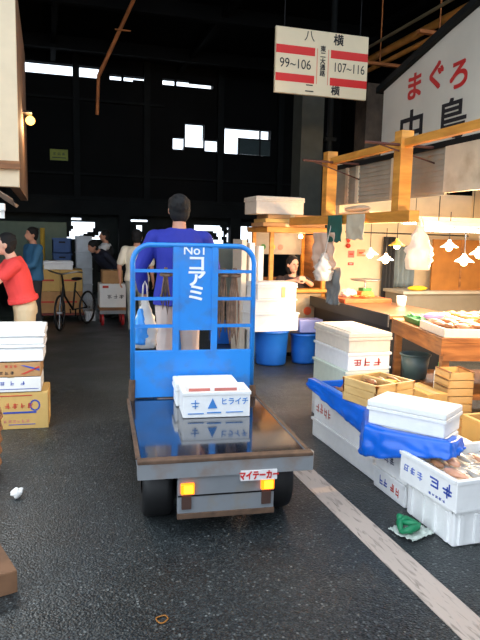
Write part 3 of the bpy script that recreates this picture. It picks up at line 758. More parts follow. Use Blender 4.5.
tag(MB().bx(-.06, .06, -.04, .04, 0, .03, bev=.01).build('yellow_bundle', mat('yellow_paper', (226, 186, 60), .6), None, loc=(2.22, 3.66, .578), rotz=.3), 'yellow paper bundle lying in the topmost slatted tray', 'bundle')

# stack of small pale crates
def crate(loc, rz, w, l, h, label, group):
    t = thing('small_crate', label, 'crate', loc, rz, group)
    b = MB(); b.bx(0, w, 0, .01, 0, h-.006).bx(0, w, l-.01, l, 0, h-.006).bx(0, .01, 0, l, .012, h-.012).bx(w-.01, w, 0, l, .012, h-.012); b.build('side_board', PALEW, t)
    MB().bx(.004, w-.004, .004, l-.004, 0, .006).build('floor_board', PALEW, t)
    for x_ in (0, w-.02): MB().bx(x_, x_+.02, -.002, l, h-.006, h).build('top_rail', BROWNW, t)
    return t
c0 = crate((2.80, 3.82, 0), math.radians(-8), .2, .22, .06, 'small pale wooden crate in the neat stack before the fish table', 'small crates in a stack')
for i in range(1, 10): dup(c0, (2.80+random.uniform(-.004, .004), 3.82, .06*i), math.radians(-8+random.uniform(-1, 1)))

# blue sheet draped over the boxes
path = [(1.955, 4.42), (1.955, 4.1), (1.955, 3.75), (1.955, 3.5), (1.88, 3.36), (1.80, 3.21), (1.85, 3.09), (2.0, 2.90), (2.09, 2.81), (2.15, 2.83), (2.21, 2.875)]
hem = [.40, .37, .33, .30, .285, .27, .30, .35, .375, .385, .40]
top = [.462, .462, .458, .462, .460, .459, .459, .459, .459, .459, .459]
def arc(u, arr):
    q = u*(len(arr)-1); i = min(int(q), len(arr)-2); k = q-i
    a, b_ = arr[i], arr[i+1]
    return tuple(x*(1-k)+y*k for x, y in zip(a, b_)) if isinstance(a, tuple) else a*(1-k)+b_*k
def drape(u, v):
    x, y = arc(u, path); x2, y2 = arc(min(1, u+.02), path); x1, y1 = arc(max(0, u-.02), path)
    d = Vector((x2-x1, y2-y1, 0)).normalized(); out = Vector((d.y, -d.x, 0))
    tz, hz_ = arc(u, top), arc(u, hem)
    f = noise.noise(Vector((u*26, v*2, 0)))*.018+noise.noise(Vector((u*11, v*3, 4)))*.012
    if v < .25:
        k = 1-v/.25; p = Vector((x, y, tz))-out*(.05*k)+out*.004; 
        return p
    k = (v-.25)/.75
    p = Vector((x, y, tz*(1-k)+hz_*k+(f*.8 if k > .9 else 0)))+out*(.012+.014*k+abs(f)*k*1.3)
    return p
tag(MB().sheet(drape, 130, 14).build('blue_sheet', TARP, None, smooth=True, thick=.0015), 'crumpled blue plastic sheet draped over the foam boxes on the right', 'sheet')

# ---------------------------------------------------------------- fish
def fish_mesh(m, L=.24):
    b = MB(); R = []
    for q, w, h in ((0, .004, .004), (.06, .018, .02), (.16, .027, .034), (.35, .03, .042), (.55, .025, .036), (.75, .013, .018), (.86, .006, .009), (.93, .004, .022), (1.0, .002, .036)):
        R.append(((q*L-L/2, 0, 0), w*.8, h, (0, 0, 1), (0, 1, 0)))
    b.loft(R, 10)
    b.prism([(-.01, .03), (.03, .028), (.02, .05), (.005, .052)], 'z', -.002, .002)
    me = b.build('fish', m, None, smooth=True)
    return me
FM = [mat('silver_fish', (176, 170, 160), .3, var=.3, scale=14), mat('brown_fish', (156, 108, 72), .35, var=.3, scale=14), mat('orange_fish', (214, 120, 60), .35, var=.25, scale=14), mat('pink_fish', (216, 160, 130), .35, var=.2, scale=14)]
FP = [fish_mesh(m) for m in FM]
used = set()
def put_fish(k, loc, rz, label, group, s=1., tilt=0):
    p = FP[k]
    o = p if k not in used else p.copy()
    if k in used: C.objects.link(o)
    used.add(k)
    o.location = loc; o.rotation_euler = (tilt, 0, rz); o.scale = (s, s, s)
    tag(o, label, 'fish', group)
def fish_box(x0, x1, y0, y1, z, kinds, label, group, n=(2, 5), s=1., rz=PI/2):
    for i in range(n[0]):
        for j in range(n[1]):
            x = x0+(i+.5)*(x1-x0)/n[0]; y = y0+(j+.5)*(y1-y0)/n[1]
            put_fish(random.choice(kinds), (x, y, z+random.uniform(0, .006)), rz+random.uniform(-.25, .25)+PI*random.randint(0, 1), label, group, s*random.uniform(.85, 1))
fish_box(1.99, 2.46, 2.55, 2.94, .335, (1, 3, 0), 'brownish fish lying on ice in the open foam box with blue lettering', 'fish in the lettered foam box', (5, 2), .78)
fish_box(2.0, 2.22, 3.92, 4.3, .41, (1,), 'brown fish in the blue lined box', 'fish in the blue lined box', (3, 2), .75)
fish_box(2.02, 2.3, 3.54, 3.82, .60, (1,), 'brown fish in the topmost slatted tray', 'fish in the slatted tray', (3, 1), .7)
fish_box(2.57, 2.9, 2.8, 3.25, .40, (3, 2), 'orange pink fish in the tan box at the right edge', 'fish in the tan box', (4, 2), .8)

# ---------------------------------------------------------------- fish table
TB = math.radians(-13); TL = (2.93, 4.12, 0)
t = thing('fish_table', 'brown timber table heaped with trays of fish under the bulbs', 'table', TL, TB)
MB().bx(0, 1.3, 0, 1.25, .76, .80, bev=.004).build('tabletop', TABLEW, t)
MB().bx(.02, 1.28, .0, .03, .62, .76).build('front_board', TABLEW, t); MB().bx(0, .03, 0, 1.25, .66, .76).build('side_board', TABLEW, t)
for x in (.05, 1.22):
    for y in (.05, 1.18): MB().bx(x-.03, x+.03, y-.03, y+.03, 0, .76).build('leg', TABLEW, t)
MB().bx(.1, 1.2, .1, 1.15, .28, .31).build('lower_shelf', TABLEW, t)
TM = Matrix.Translation(TL) @ Matrix.Rotation(TB, 4, 'Z')
def tl(x, y, z): return tuple(TM @ Vector((x, y, z)))
names = ['front left', 'front middle', 'front right', 'back left', 'back middle', 'back right']
for i in range(3):
    for j in range(2):
        q = j*3+i; x, y = .03+i*.41, .03+j*.6
        if q == 3: continue
        foam_box('white fish tray at the %s of the fish table' % names[q], tl(x, y, .80), TB, (.38, .55, .07), m=FOAMW, open_=True, name='fish_tray', cat='tray', rim=False)
        kinds = ((1, 3), (2, 3), (0, 3), (3,), (2, 1), (3, 0))[q]
        for a in range(3):
            for b_ in range(3):
                for lay in (0, 1, 2, 3) if q in (1, 2) else (0, 1):
                    p = tl(x+.07+a*.115+random.uniform(-.01, .01), y+.12+b_*.15, .85+lay*.033)
                    put_fish(random.choice(kinds), p, TB+random.uniform(-.5, .5)+PI/2, 'fish heaped in the tray at the %s of the fish table' % names[q], 'fish in the %s tray' % names[q], .8, random.uniform(-.2, .2))
t = thing('herb_tray', 'green tray of leaves at the back left corner of the fish table', 'tray', tl(.05, .66, .80), TB)
MB().bx(0, .3, 0, .4, 0, .05, taper=.1).build('tray_body', mat('green_tray', (30, 110, 50), .5), t)
b = MB()
for i in range(70):
    a = random.uniform(0, 6.28); x, y = random.uniform(.03, .27), random.uniform(.03, .37)
    b.box((x, y, .055+random.uniform(0, .02)), (.06, .025, .003), rot=Matrix.Rotation(a, 4, 'Z') @ Matrix.Rotation(random.uniform(-.5, .5), 4, 'Y'))
b.build('leaves', mat('leaf_green', (34, 130, 60), .6, var=.3), t)
t = thing('wrapped_bundle', 'purple and white wrapped bundle at the left edge of the fish table', 'bundle', tl(.16, .6, .90), TB)
MB().sph((0, 0, 0), .07, (1.4, .8, .45)).build('wrapping', mat('purple_film', (170, 140, 190), .3, bump=.5), t, smooth=True)

# buckets under the table
def bucket(label, loc, m, r=.12, h=.3):
    t = thing('bucket', label, 'bucket', loc, 0, 'buckets beneath the fish table')
    MB().lathe([(0, .004), (r*.8, .004), (r, h), (r-.006, h), (r*.78, .012), (0, .012)]).build('bucket_body', m, t, smooth=True)
    MB().tube([((r+.005)*math.cos(a*PI/8), (r+.005)*math.sin(a*PI/8), h) for a in range(16)], .008, 6, closed=True).build('rim', m, t, smooth=True)
    MB().tube([(r*math.cos(a*PI/8), 0.02+.0*a, h-.02-.1*math.sin(a*PI/8)) for a in range(9)], .003, 6).build('handle', CHROME, t)
bucket('pale blue grey bucket left of the others beneath the fish table', (2.86, 4.98, 0), mat('pale_blue_plastic', (150, 172, 196), .4), .12, .40)
bucket('teal grey bucket beneath the fish table beside the pale one', (3.18, 4.85, .31), mat('teal_grey_plastic', (70, 92, 98), .4), .13, .22)
t = thing('soap_bottle', 'white bottle with a green cap under the fish table at the right edge', 'bottle', (3.16, 4.42, .31))
MB().lathe([(0, 0), (.055, 0), (.06, .02), (.06, .15), (.03, .19), (.0, .19)]).build('bottle_body', FOAM, t, smooth=True)
MB().cyl((0, 0, .19), (0, 0, .23), .03).build('cap', mat('bright_green', (60, 200, 80), .4), t)

# ---------------------------------------------------------------- steel counter behind
t = thing('steel_counter', 'long dark steel counter running behind the fish table', 'counter', (3.28, 5.5, 0))
MB().bx(0, .75, 0, 1.95, .76, .80, bev=.004).build('countertop', mat('wet_timber_top', (110, 74, 48), .35, var=.2), t)
MB().bx(-.02, .0, -.0, 1.97, .68, .81).build('edge_rail', mat('brushed_steel', (50, 50, 52), .5, metal=.3), t)
MB().bx(.03, .72, .03, 1.92, .08, .76).build('cabinet', mat('dark_steel', (22, 22, 24), .5, metal=.3), t)
for x in (.06, .68):
    for y in (.06, 1.88): MB().bx(x-.025, x+.025, y-.025, y+.025, 0, .08).build('leg', BLACKM, t)
t = thing('cutting_board', 'reddish wooden cutting board lit orange on the steel counter', 'board', (3.33, 6.6, .80))
MB().bx(0, .62, 0, .5, .0, .05, bev=.006).build('board', mat('red_orange_board', (196, 92, 50), .5, var=.2), t)
t = thing('weighing_scale', 'small scale with a flat pan on the cutting board', 'scale', (3.75, 6.9, .85))
MB().bx(-.09, .09, -.08, .08, 0, .07, bev=.01, taper=-.2).build('scale_body', mat('orange_enamel', (220, 120, 50), .4), t); MB().bx(-.06, .06, -.06, .06, .07, .11).build('green_case', mat('green_enamel', (70, 140, 80), .4), t)
MB().cyl((0, 0, .11), (0, 0, .2), .012).build('stem', CHROME, t); MB().lathe([(0, .2), (.16, .2), (.19, .215), (.185, .22), (0, .207)]).build('pan', CHROME, t, smooth=True)
t = thing('plastic_wrap', 'clear crumpled plastic wrap left of the scale', 'wrap', (3.5, 6.85, .85))
b = MB(); b.sph((0, 0, .055), .07, (1.5, 1, .75), n=20)
for v in b.bm.verts: v.co += v.normal*noise.noise(v.co*30)*.02
b.build('film', PLASTICW, t)
t = thing('foam_cup_stack', 'small white lidded pot at the right end of the counter', 'pot', (3.9, 6.3, .80))
MB().lathe([(0, 0), (.05, 0), (.055, .1), (0, .1)]).build('pot_body', FOAM, t, smooth=True); MB().cyl((0, 0, .1), (0, 0, .115), .058).build('lid', FOAM, t)
put = [(3.55, 6.72, .875), (3.62, 6.68, .875), (3.68, 6.76, .875)]
for i, p in enumerate(put): put_fish(2, p, .5+i, 'orange fish fillet on the cutting board before the scale', 'orange fish on the cutting board', .6)

# back of the stall
t = thing('wooden_shutter', 'pair of brown plywood shutters at the back of the stall on the right', 'shutter', (5.18, 7.62, .86))
MB().bx(0, .46, 0, .03, 0, .72).build('panel', mat('ochre_plywood', (150, 98, 40), .6, var=.15), t); MB().bx(.48, 1.0, 0, .03, 0, .72).build('panel', mat('ochre_plywood', (150, 98, 40)), t)
MB().bx(.455, .485, -.01, .035, 0, .72).build('post', BROWNW, t)
t = thing('low_wall', 'grey low counter wall at the back of the stall', 'counter', (4.68, 7.5, 0))
MB().bx(0, 1.5, 0, .5, .0, .82).build('front', mat('grey_render', (130, 122, 106), .8, var=.1), t); MB().bx(-.03, 1.5, -.03, .52, .82, .86).build('top', mat('pale_grey_top', (170, 164, 150), .5), t)
t = tag(MB().sph((0, 0, .035), .13, (1.2, .6, .28), n=16).build('yellow_cloth', mat('yellow_cloth', (232, 190, 40), .8, bump=1), None, smooth=True, loc=(4.95, 7.6, .858)), 'yellow folded cloth on the low grey wall', 'cloth')
t = tag(MB().sheet(lambda u, v: Vector((4.86+u*.36, 8.12+.035*math.sin(u*26)+.01*math.sin(v*9+u*9), .86+v*.62)), 40, 8).build('strip_curtain', mat('grey_blue_curtain', (120, 134, 140), .6, var=.25, scale=5), None, smooth=True, thick=.003), 'grey blue plastic curtain behind the white hanging bag', 'curtain')
t = tag(MB().sheet(lambda u, v: Vector((4.66+u*.2, 8.08+.03*math.sin(u*20), .5+v*1.1)), 20, 8).build('dark_apron', mat('dark_cloth', (40, 42, 46), .8), None, smooth=True, thick=.004), 'dark apron hanging at the right end of the cream wall', 'apron')
for i, (x, z, w_, h_, m, lb) in enumerate(((4.2, 1.34, .1, .1, PPINK, 'pinkish round notice pinned low on the cream wall'), (4.36, 1.36, .13, .1, mat('peach_paper', (214, 150, 110), .7), 'peach paper notice to the right of the pink one'), (4.2, 1.2, .09, .04, PRED, 'small red strip notice lowest on the cream wall'))):
    t = thing('paper_notice', lb, 'notice', (x, 8.195, z), 0, 'paper notices on the cream wall'); MB().bx(-w_/2, w_/2, -.004, .0, -h_/2, h_/2).build('sheet', m, t); MB().bx(-w_*.3, w_*.3, -.006, -.004, -h_*.1, h_*.1).build('printed_line', PRED if m != PRED else PWHITE, t)
t = thing('red_charm', 'red hanging charm at the top left of the cream wall', 'ornament', (4.13, 8.16, 1.55)); MB().sph((0, 0, 0), .04, (.7, .5, 1.3)).sph((.0, 0, -.09), .035).build('knot', PRED, t, smooth=True); MB().cyl((0, 0, .04), (0, .03, .14), .004).build('string', PRED, t)

# things hanging from the orange beam
def hang_sheet(name, label, cat, x, y0, y1, z0, z1, m, seed, amp=.02):
    def f(u, v): 
        w = .5+.5*v
        return Vector((x-.01+amp*noise.noise(Vector((u*4, v*3, seed)))*(1-v*.6)*2, y0+(y1-y0)*u+.03*noise.noise(Vector((v*3, seed, u))), z0+(z1-z0)*v+(.02*noise.noise(Vector((u*5, seed, 0))) if v < .1 else 0)))
    return tag(MB().sheet(f, 24, 24).build(name, m, None, smooth=True, thick=.003), label, cat)
hang_sheet('green_cloth', 'dark green cloth hanging from the orange beam', 'cloth', 2.93, 5.93, 6.28, 1.52, 1.80, mat('dark_green_cloth', (36, 92, 80), .85), 1, .01)
hang_sheet('white_cloth', 'off white cloth hanging from the beam beside the green cloth', 'cloth', 2.93, 5.45, 5.83, 1.55, 1.80, mat('offwhite_cloth', (206, 192, 164), .85), 2, .012)
hang_sheet('hanging_paper', 'pinkish wrapping paper hanging left of the green cloth', 'paper', 2.92, 6.08, 6.62, 1.22, 1.62, mat('pinkish_paper', (222, 186, 160), .7, var=.08), 3, .05)
hang_sheet('hanging_apron', 'grey apron hanging beneath the pinkish paper', 'apron', 2.99, 6.05, 6.36, .84, 1.25, mat('grey_cloth', (120, 124, 124), .8, var=.2), 5, .04)
t = thing('hanging_bag', 'crumpled white plastic bag hanging at the left below the green cloth', 'bag', (2.86, 6.2, 1.40)); bag_mesh(MB(), .1, .3, .07, 9, .04).build('bag_body', PLASTICW, t, smooth=True); MB().cyl((0, 0, -.02), (.08, 0, .38), .005).build('handle', PLASTICW, t)
t = thing('hanging_bag', 'large translucent white plastic bag hanging before the curtain', 'bag', (3.12, 4.8, 1.68)); bag_mesh(MB(), .115, .38, .10, 12, .03).build('bag_body', PLASTICW, t, smooth=True); MB().tube([(-.04, 0, -.02), (-.02, 0, .05), (0, 0, .08), (.02, 0, .05), (.04, 0, -.02)], .006).build('handle', PLASTICW, t, smooth=True)
t = thing('rolled_net', 'pale rolled net lying on the fascia ledge', 'net', (3.2, 5.95, 1.83)); MB().sph((0, .2, .05), .06, (.7, 5, .6), n=14).build('roll', CORR, t, smooth=True); MB().bx(-.04, .1, -.15, .55, -.0, .015).build('ledge', CORR, t)

# ================================================================ BOOTH
t = thing('cashier_booth', 'small timber cashier booth with a counter window and grey back board', 'booth', (2.72, 7.55, 0))
for x in (.0, .74):
    for y in (.0, .72): MB().bx(x, x+.05, y, y+.05, 0, 1.66).build('post', ORANGEW, t)
MB().bx(-.06, .85, -.03, .8, 1.62, 1.69, bev=.004).build('roof_board', ORANGEW, t)
MB().bx(-.02, .83, -.08, .22, .85, .89, bev=.004).build('counter', ORANGEW, t)
MB().bx(.05, .74, .01, .03, .05, .85).build('front_panel', mat('dull_cream_panel', (176, 158, 130), .7, var=.1), t)
bp_ = MB().bx(.05, .74, .74, .76, 1.32, 1.62).build('back_board', mat('grey_board', (150, 146, 138), .6), t)
for x, m in ((.16, mat('leaf_green', (34, 130, 60))), (.3, mat('yellow_paper', (226, 186, 60))), (.42, PPINK)): MB().cyl((x, .735, 1.42), (x, .742, 1.42), .04).build('sticker', m, bp_)
MB().bx(.05, .74, .74, .76, .1, 1.0).build('back_panel', BROWNW, t)
MB().bx(.78, .8, .05, .72, .05, 1.6).build('side_panel', BROWNW, t)
MB().cyl((.55, -.0, .6), (.55, .012, .6), .055).build('orange_disc', mat('orange_print', (214, 90, 50), .6), t)
t = foam_box('white foam box on top of the cashier booth', (2.5, 7.5, 1.845), math.radians(2), (.66, .45, .225), m=FOAMW, lid=True)
for i, lb in enumerate(('lowest flattened carton on the booth roof', 'middle flattened carton on the booth roof', 'topmost flattened carton under the foam box on the booth')):
    t = thing('flattened_carton', lb, 'carton', (2.6+.03*i, 7.5, 1.692+.051*i), random.uniform(-.05, .05), 'flattened cartons on the booth')
    MB().bx(0, .85-.05*i, 0, .5, 0, .048, bev=.004).build('sheet', KRAFTB if i != 1 else KRAFT, t); MB().bx(.3, .36, -.001, .501, .0, .0485).build('packing_tape', mat('packing_tape', (196, 170, 120), .3), t)
for i, (x, lb) in enumerate(((2.36, 'white panel standing leftmost beside the booth'), (2.47, 'white panel standing in the middle of three beside the booth'), (2.59, 'white panel standing nearest the booth post'))):
    t = thing('polystyrene_board', lb, 'panel', (x, 7.62, 0), 0, 'white boards beside the booth'); MB().bx(0, .07, 0, .4, 0, 1.52-.04*i, bev=.005).build('sheet', FOAM if i else FOAMW, t)
person('woman with black hair sitting in the booth leaning on the counter', (3.12, 7.93, 0), PI, H=1.62, skin=SKIN2, shirt=mat('dark_patterned_blouse', (46, 40, 44), .8, var=.4, scale=20), trousers=mat('dark_cloth', (40, 42, 46), .8), sleeve='half', vox=.009,
    hem=.5, pose=dict(pelvis=(0, 0, .52), waist=(0, .06, .68), chest=(0, .14, .9), base=(0, .17, 1.09), neck=(0, .19, 1.15), head=(0.02, .24, 1.26), shl=(-.17, .17, 1.04), shr=(.17, .17, 1.04), ell=(-.24, .30, .99), elr=(.24, .30, .99), wrl=(-.08, .45, 1.06), wrr=(.06, .44, 1.06),
    hipl=(-.09, .02, .5), hipr=(.09, .02, .5), knl=(-.11, .30, .5), knr=(.11, .3, .5), anl=(-.11, .22, .085), anr=(.11, .22, .085)), head_turn=.15, hairlen=1)
t = thing('stool', 'low wooden stool under the woman in the booth', 'stool', (3.12, 7.95, 0)); MB().cyl((0, 0, .33), (0, 0, .36), .15).build('seat', BROWNW, t)
for a in range(4): MB().cyl((.1*math.cos(a*PI/2+.8), .1*math.sin(a*PI/2+.8), .33), (.13*math.cos(a*PI/2+.8), .13*math.sin(a*PI/2+.8), 0), .014).build('leg', BROWNW, t)
l = bpy.data.lights.new('booth_fill_light', 'POINT'); l.energy = 5; l.color = (1, .72, .45); l.shadow_soft_size = .04  # fill light added inside the booth, bulb hidden by the roof board
t = thing('booth_fill_lamp', 'added bulb lamp hidden under the booth roof', 'lamp', (3.3, 7.95, 1.575)); MB().sph((0, 0, 0), .03).build('bulb', glow('bulb_glow', (255, 214, 150), 24), t, smooth=True); MB().cyl((0, 0, .03), (0, 0, .045), .012).build('socket', BLACKM, t)
lo = bpy.data.objects.new('booth_fill_light', l); C.objects.link(lo); lo.parent = t; lo.location = (0, -.05, -.05)

def barrel(label, loc, r, h):
    t = thing('plastic_barrel', label, 'barrel', loc, 0, 'blue plastic barrels')
    MB().lathe([(0, .005), (r*.86, .005), (r*.9, .03), (r*.95, h*.5), (r, h-.03), (r+.008, h-.02), (r+.008, h), (r-.01, h), (r*.85, .02), (0, .02)]).build('barrel_body', BLUEP, t, smooth=True)
    MB().lathe([(0, 0), (r+.012, 0), (r+.012, -.025), (r+.002, -.025)], c=(0, 0, h+.006)).build('lid', BLUEP, t, smooth=True)
barrel('blue plastic barrel supporting the three white foam boxes', (2.62, 7.14, 0), .21, .42)
barrel('smaller blue plastic barrel right of the one under the boxes', (3.06, 7.14, 0), .17, .37)
for z, w_, h_, lb, dx in ((.427, .61, .225, 'lowest and widest white foam box of three on the blue barrel', 0), (.652, .57, .17, 'middle white foam box of three on the blue barrel', .0), (.822, .52, .2, 'topmost white foam box of three on the blue barrel', .05)):
    t = foam_box(lb, (2.31+dx, 6.95, z), math.radians(4), (w_, .36, h_), m=FOAM, lid=(z > .8))
    if z > .8: MB().bx(w_*.6, w_*.6+.05, -.006, -.001, .02, h_-.05).build('packing_tape', mat('packing_tape', (196, 170, 120)), t)
tag(MB().bx(0, .3, 0, .2, 0, .16, bev=.01, taper=.1).build('small_bin', mat('lavender_plastic', (130, 140, 200), .5), None, loc=(2.93, 6.98, .40)), 'small lavender bin on the smaller blue barrel', 'bin')

# ================================================================ LEFT FOREGROUND
rz = math.radians(-3)
t = carton('tan carton with red and blue print at the bottom of the left stack', (-.42, 5.08, 0), rz, (.40, .34, .295), KRAFT)
glyphs(t, (.07, 0, .165), 'F', 4, .05, PRED, seed=2); glyphs(t, (.06, 0, .05), 'F', 6, .03, PPINK, seed=3)
MB().bx(.06, .31, -.002, 0, .128, .142).build('blue_band', PBLUE, t); b = MB()
for i in range(16):
    a = i*PI/8; b.cyl((.3+.034*math.cos(a), -.001, .19+.04*math.sin(a)), (.3+.034*math.cos(a), .0, .19+.04*math.sin(a)), .008, n=8)
b.build('blue_emblem', PBLUE, t); MB().bx(.03, .28, -.002, 0, .268, .275).build('red_line', PRED, t); MB().bx(.1, .3, -.002, 0, .035, .04).build('grey_line', PBLUE, t)
t = carton('flat white carton with small blue print in the left stack', (-.52, 5.08, .303), rz, (.45, .33, .115), WCARD)
glyphs(t, (.14, 0, .05), 'F', 3, .04, PBLUE, gap=1.9, seed=5); MB().bx(.06, .43, -.002, 0, .022, .026).build('blue_line', PBLUE, t)
t = carton('brown carton with black lettering and red stripes in the left stack', (-.52, 5.08, .425), rz, (.45, .34, .11), KRAFTB)
glyphs(t, (.1, 0, .015), 'F', 4, .035, PBLK, seed=7); glyphs(t, (.18, 0, .07), 'F', 3, .03, PRED, seed=9)
b = MB(); b.prism([(.3, .02), (.33, .02), (.44, .07), (.44, .085)], 'y', -.002, 0); b.build('red_stripe', PRED, t); b = MB(); b.prism([(.3, .09), (.33, .09), (.44, .06), (.44, .045)], 'y', -.002, 0); b.build('blue_stripe', PBLUE, t)
foam_box('lower white foam box near the top of the left stack', (-.52, 5.07, .545), rz, (.475, .36, .135))
foam_box('topmost white foam box with a lid on the left stack', (-.53, 5.06, .68), rz, (.49, .40, .135), lid=True)
t = thing('wicker_basket', 'brown wicker basket at the left edge before the carton stack', 'basket', (-.55, 4.15, 0))
b = MB(); 
for k in range(11): b.tube([((.21+.01*(k % 2)+.02*k/11)*math.cos(a*PI/14), (.21+.01*(k % 2)+.02*k/11)*math.sin(a*PI/14), .03+k*.038) for a in range(28)], .02, 6, closed=True)
b.build('weave', mat('wicker', (150, 104, 66), .8, var=.3, scale=20), t, smooth=True); MB().cyl((0, 0, .0), (0, 0, .02), .2, n=24).build('base', BROWNW, t)
t = carton('weathered brown carton cut off at the lower left edge', (-.465, 2.58, 0), math.radians(18), (.33, .33, .10), mat('weathered_cardboard', (112, 80, 56), .9, var=.3))
tag(MB().tube([(.024*math.cos(a*PI/8), .024*math.sin(a*PI/8)+.004*math.sin(a), .004) for a in range(16)], .003, 6, closed=True).build('rubber_ring', mat('ochre_rubber', (150, 96, 30), .6), None, smooth=True, loc=(.417, 2.325, 0)), 'small ochre rubber ring lying on the asphalt before the cart', 'litter')
t = thing('litter', 'crumpled white paper scrap on the asphalt at the left', 'litter', (-.2, 3.72, 0)); b = MB(); b.sph((0, 0, .03), .035, (1, 1.2, .7), n=14)
for v in b.bm.verts: v.co += Vector((1, 1, 1))*noise.noise(v.co*40)*.012
b.build('paper', WCARD, t)

# crumpled green and white plastic on the asphalt near the stripe
t = thing('plastic_scrap', 'crumpled green and white plastic packet on the asphalt near the white line', 'litter', (1.83, 2.73, 0), .3)
def scrap(u, v):
    x, y = (u-.5)*.2*(1-.25*abs(v-.5)), (v-.5)*.17
    return Vector((x, y, .012+.02*abs(noise.noise(Vector((u*5, v*5, 2))))+.012*abs(noise.noise(Vector((u*13, v*13, 3))))))
MB().sheet(scrap, 26, 22).build('film', mat('crumpled_white_film', (190, 200, 190), .35), t, smooth=True, thick=.001)
GR = mat('green_strap', (20, 130, 84), .5, var=.3)
for P in ([(-.08, .0, .03), (-.04, .05, .05), (.02, .06, .055), (.07, .02, .035)], [(-.085, .0, .03), (-.05, -.03, .045), (.0, -.035, .05), (.06, -.0, .04)], [(-.03, .055, .05), (-.0, .0, .058), (.03, -.03, .045)], [(-.02, .07, .045), (0, .085, .06), (.02, .075, .05)]):
    MB().tube(P, [.012, .02, .018, .01][:len(P)], 8).build('green_strap', GR, t, smooth=True)

# ================================================================ LEFT MIDDLE: workers, boxes, bicycle
red = person('person in coral red shirt and beige shorts bending over boxes at the left', (-.22, 6.25, 0), PI/2+.15, H=1.56, skin=SKIN2, shirt=mat('coral_red_cotton', (228, 66, 62), .8, var=.06), trousers=mat('beige_cotton', (204, 182, 146), .85, var=.08), sleeve='cap', hem=.98, vox=.009,
    lean=.25, pose=dict(ell=(-.2, .38, 1.10), wrl=(-.16, .56, .98), elr=(.18, .38, 1.10), wrr=(.12, .60, 1.0)), head_tilt=-.35, fold=.006)
for i, (z, lb) in enumerate(((0, 'lowest white foam box the red shirted person leans over'), (.29, 'middle white foam box the red shirted person leans over'), (.58, 'topmost white foam box under the hands of the red shirted person'))):
    foam_box(lb, (-1.03, 5.85, z), 0, (.53, .5, .29), lid=True)
person('person in a teal blue jacket and cap behind the red shirted person', (-.22, 10.1, 0), PI/2+.5, H=1.62, shirt=mat('teal_blue_jacket', (52, 104, 140), .8), trousers=mat('dark_cloth', (40, 42, 46)), vox=.014, eyes=False, pose=dict(ell=(-.24, .12, 1.12), wrl=(-.15, .35, 1.05)))
t = person('person in a dark vest and white sleeves reaching to the white box tower', (1.07, 12.4, 0), PI/2, H=1.62, shirt=mat('white_cotton', (214, 214, 214), .8), trousers=mat('navy_denim', (34, 44, 74), .85), vest=mat('black_vest', (26, 28, 32), .8), sleeve='half', vox=.014, eyes=False, hem=.85,
    pose=dict(ell=(-.2, .24, 1.22), wrl=(-.16, .40, 1.36), elr=(.2, .24, 1.2), wrr=(.14, .38, 1.34)))
person('person in dark clothes bending behind the white carton trolley', (1.15, 11.75, 0), PI/2+.5, H=1.6, shirt=mat('navy_jacket', (24, 28, 44), .8), trousers=mat('dark_cloth', (40, 42, 46)), vox=.014, eyes=False, lean=.75)
person('person in a cream white shirt and pale trousers walking past the cart', (1.30, 9.6, 0), -.25, H=1.62, shirt=mat('cream_shirt', (226, 218, 196), .8, var=.05), trousers=mat('pale_grey_trousers', (160, 158, 144), .85), sleeve='half', vox=.012, eyes=False, hem=.88,
    pose=dict(knl=(-.1, .14, .49), anl=(-.1, .12, .09), knr=(.1, .0, .49), anr=(.1, -.2, .11), ell=(-.27, -.08, 1.12), wrl=(-.27, .0, .9)))
# tower of white foam boxes and neighbours
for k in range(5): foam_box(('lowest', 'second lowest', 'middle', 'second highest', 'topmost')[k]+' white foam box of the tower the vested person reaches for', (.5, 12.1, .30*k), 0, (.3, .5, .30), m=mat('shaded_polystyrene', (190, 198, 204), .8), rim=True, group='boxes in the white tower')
def blue_crate(loc, label):
    t = thing('blue_crate', label, 'crate', loc, 0, 'blue crates in a stack')
    m = mat('dull_blue_crate', (50, 82, 132), .6); b = MB(); w, l, h = .36, .5, .29
    for x0, x1, y0, y1 in ((0, w, 0, .02), (0, w, l-.02, l), (0, .02, 0, l), (w-.02, w, 0, l)): b.bx(x0, x1, y0, y1, 0, h)
    b.bx(0, w, 0, l, 0, .02); b.bx(-.01, w+.01, -.01, .01, h-.03, h).bx(.02, w-.02, -.008, 0, .1, .12)
    b.build('crate_body', m, t); MB().bx(.12, .24, -.014, -.009, h-.09, h-.06).build('handle', BLACKM, t)
for k in range(5): blue_crate((.08, 12.5, .29*k), ('bottom', 'second from bottom', 'middle', 'second from top', 'top')[k]+' blue plastic crate in the stack left of the white tower')
t = thing('flat_dolly', 'low dolly carrying the two brown cartons behind the bicycle', 'dolly', (-.2, 11.4, 0)); MB().bx(0, .8, 0, .55, .1, .14).build('deck', mat('dull_red_deck', (120, 50, 40), .7), t)
for x in (.08, .72):
    for y in (.08, .47): MB().cyl((x-.02, y, .05), (x+.02, y, .05), .05).build('wheel', RUBBER, t)
for k, (x, z, m, lb) in enumerate(((-.19, .142, KRAFTB, 'lower brown carton on the left half of the dolly'), (.2, .142, KRAFTB, 'lower brown carton on the right half of the dolly'), (-.19, .525, KRAFT, 'upper brown carton on the left half of the dolly'), (.2, .525, KRAFT, 'upper brown carton on the right half of the dolly'))):
    t = carton(lb, (x, 11.42, z), 0, (.38, .5, .378), m); MB().bx(.06, .28, -.002, 0, .18, .21).build('printed_line', PRED, t)
foam_box('flat white foam box lying across the brown cartons', (-.08, 11.45, .907), 0, (.5, .45, .15), lid=True)
foam_box('flat white foam box on the ground behind the bicycle', (.625, 11.3, 0), 0, (.17, .3, .18))
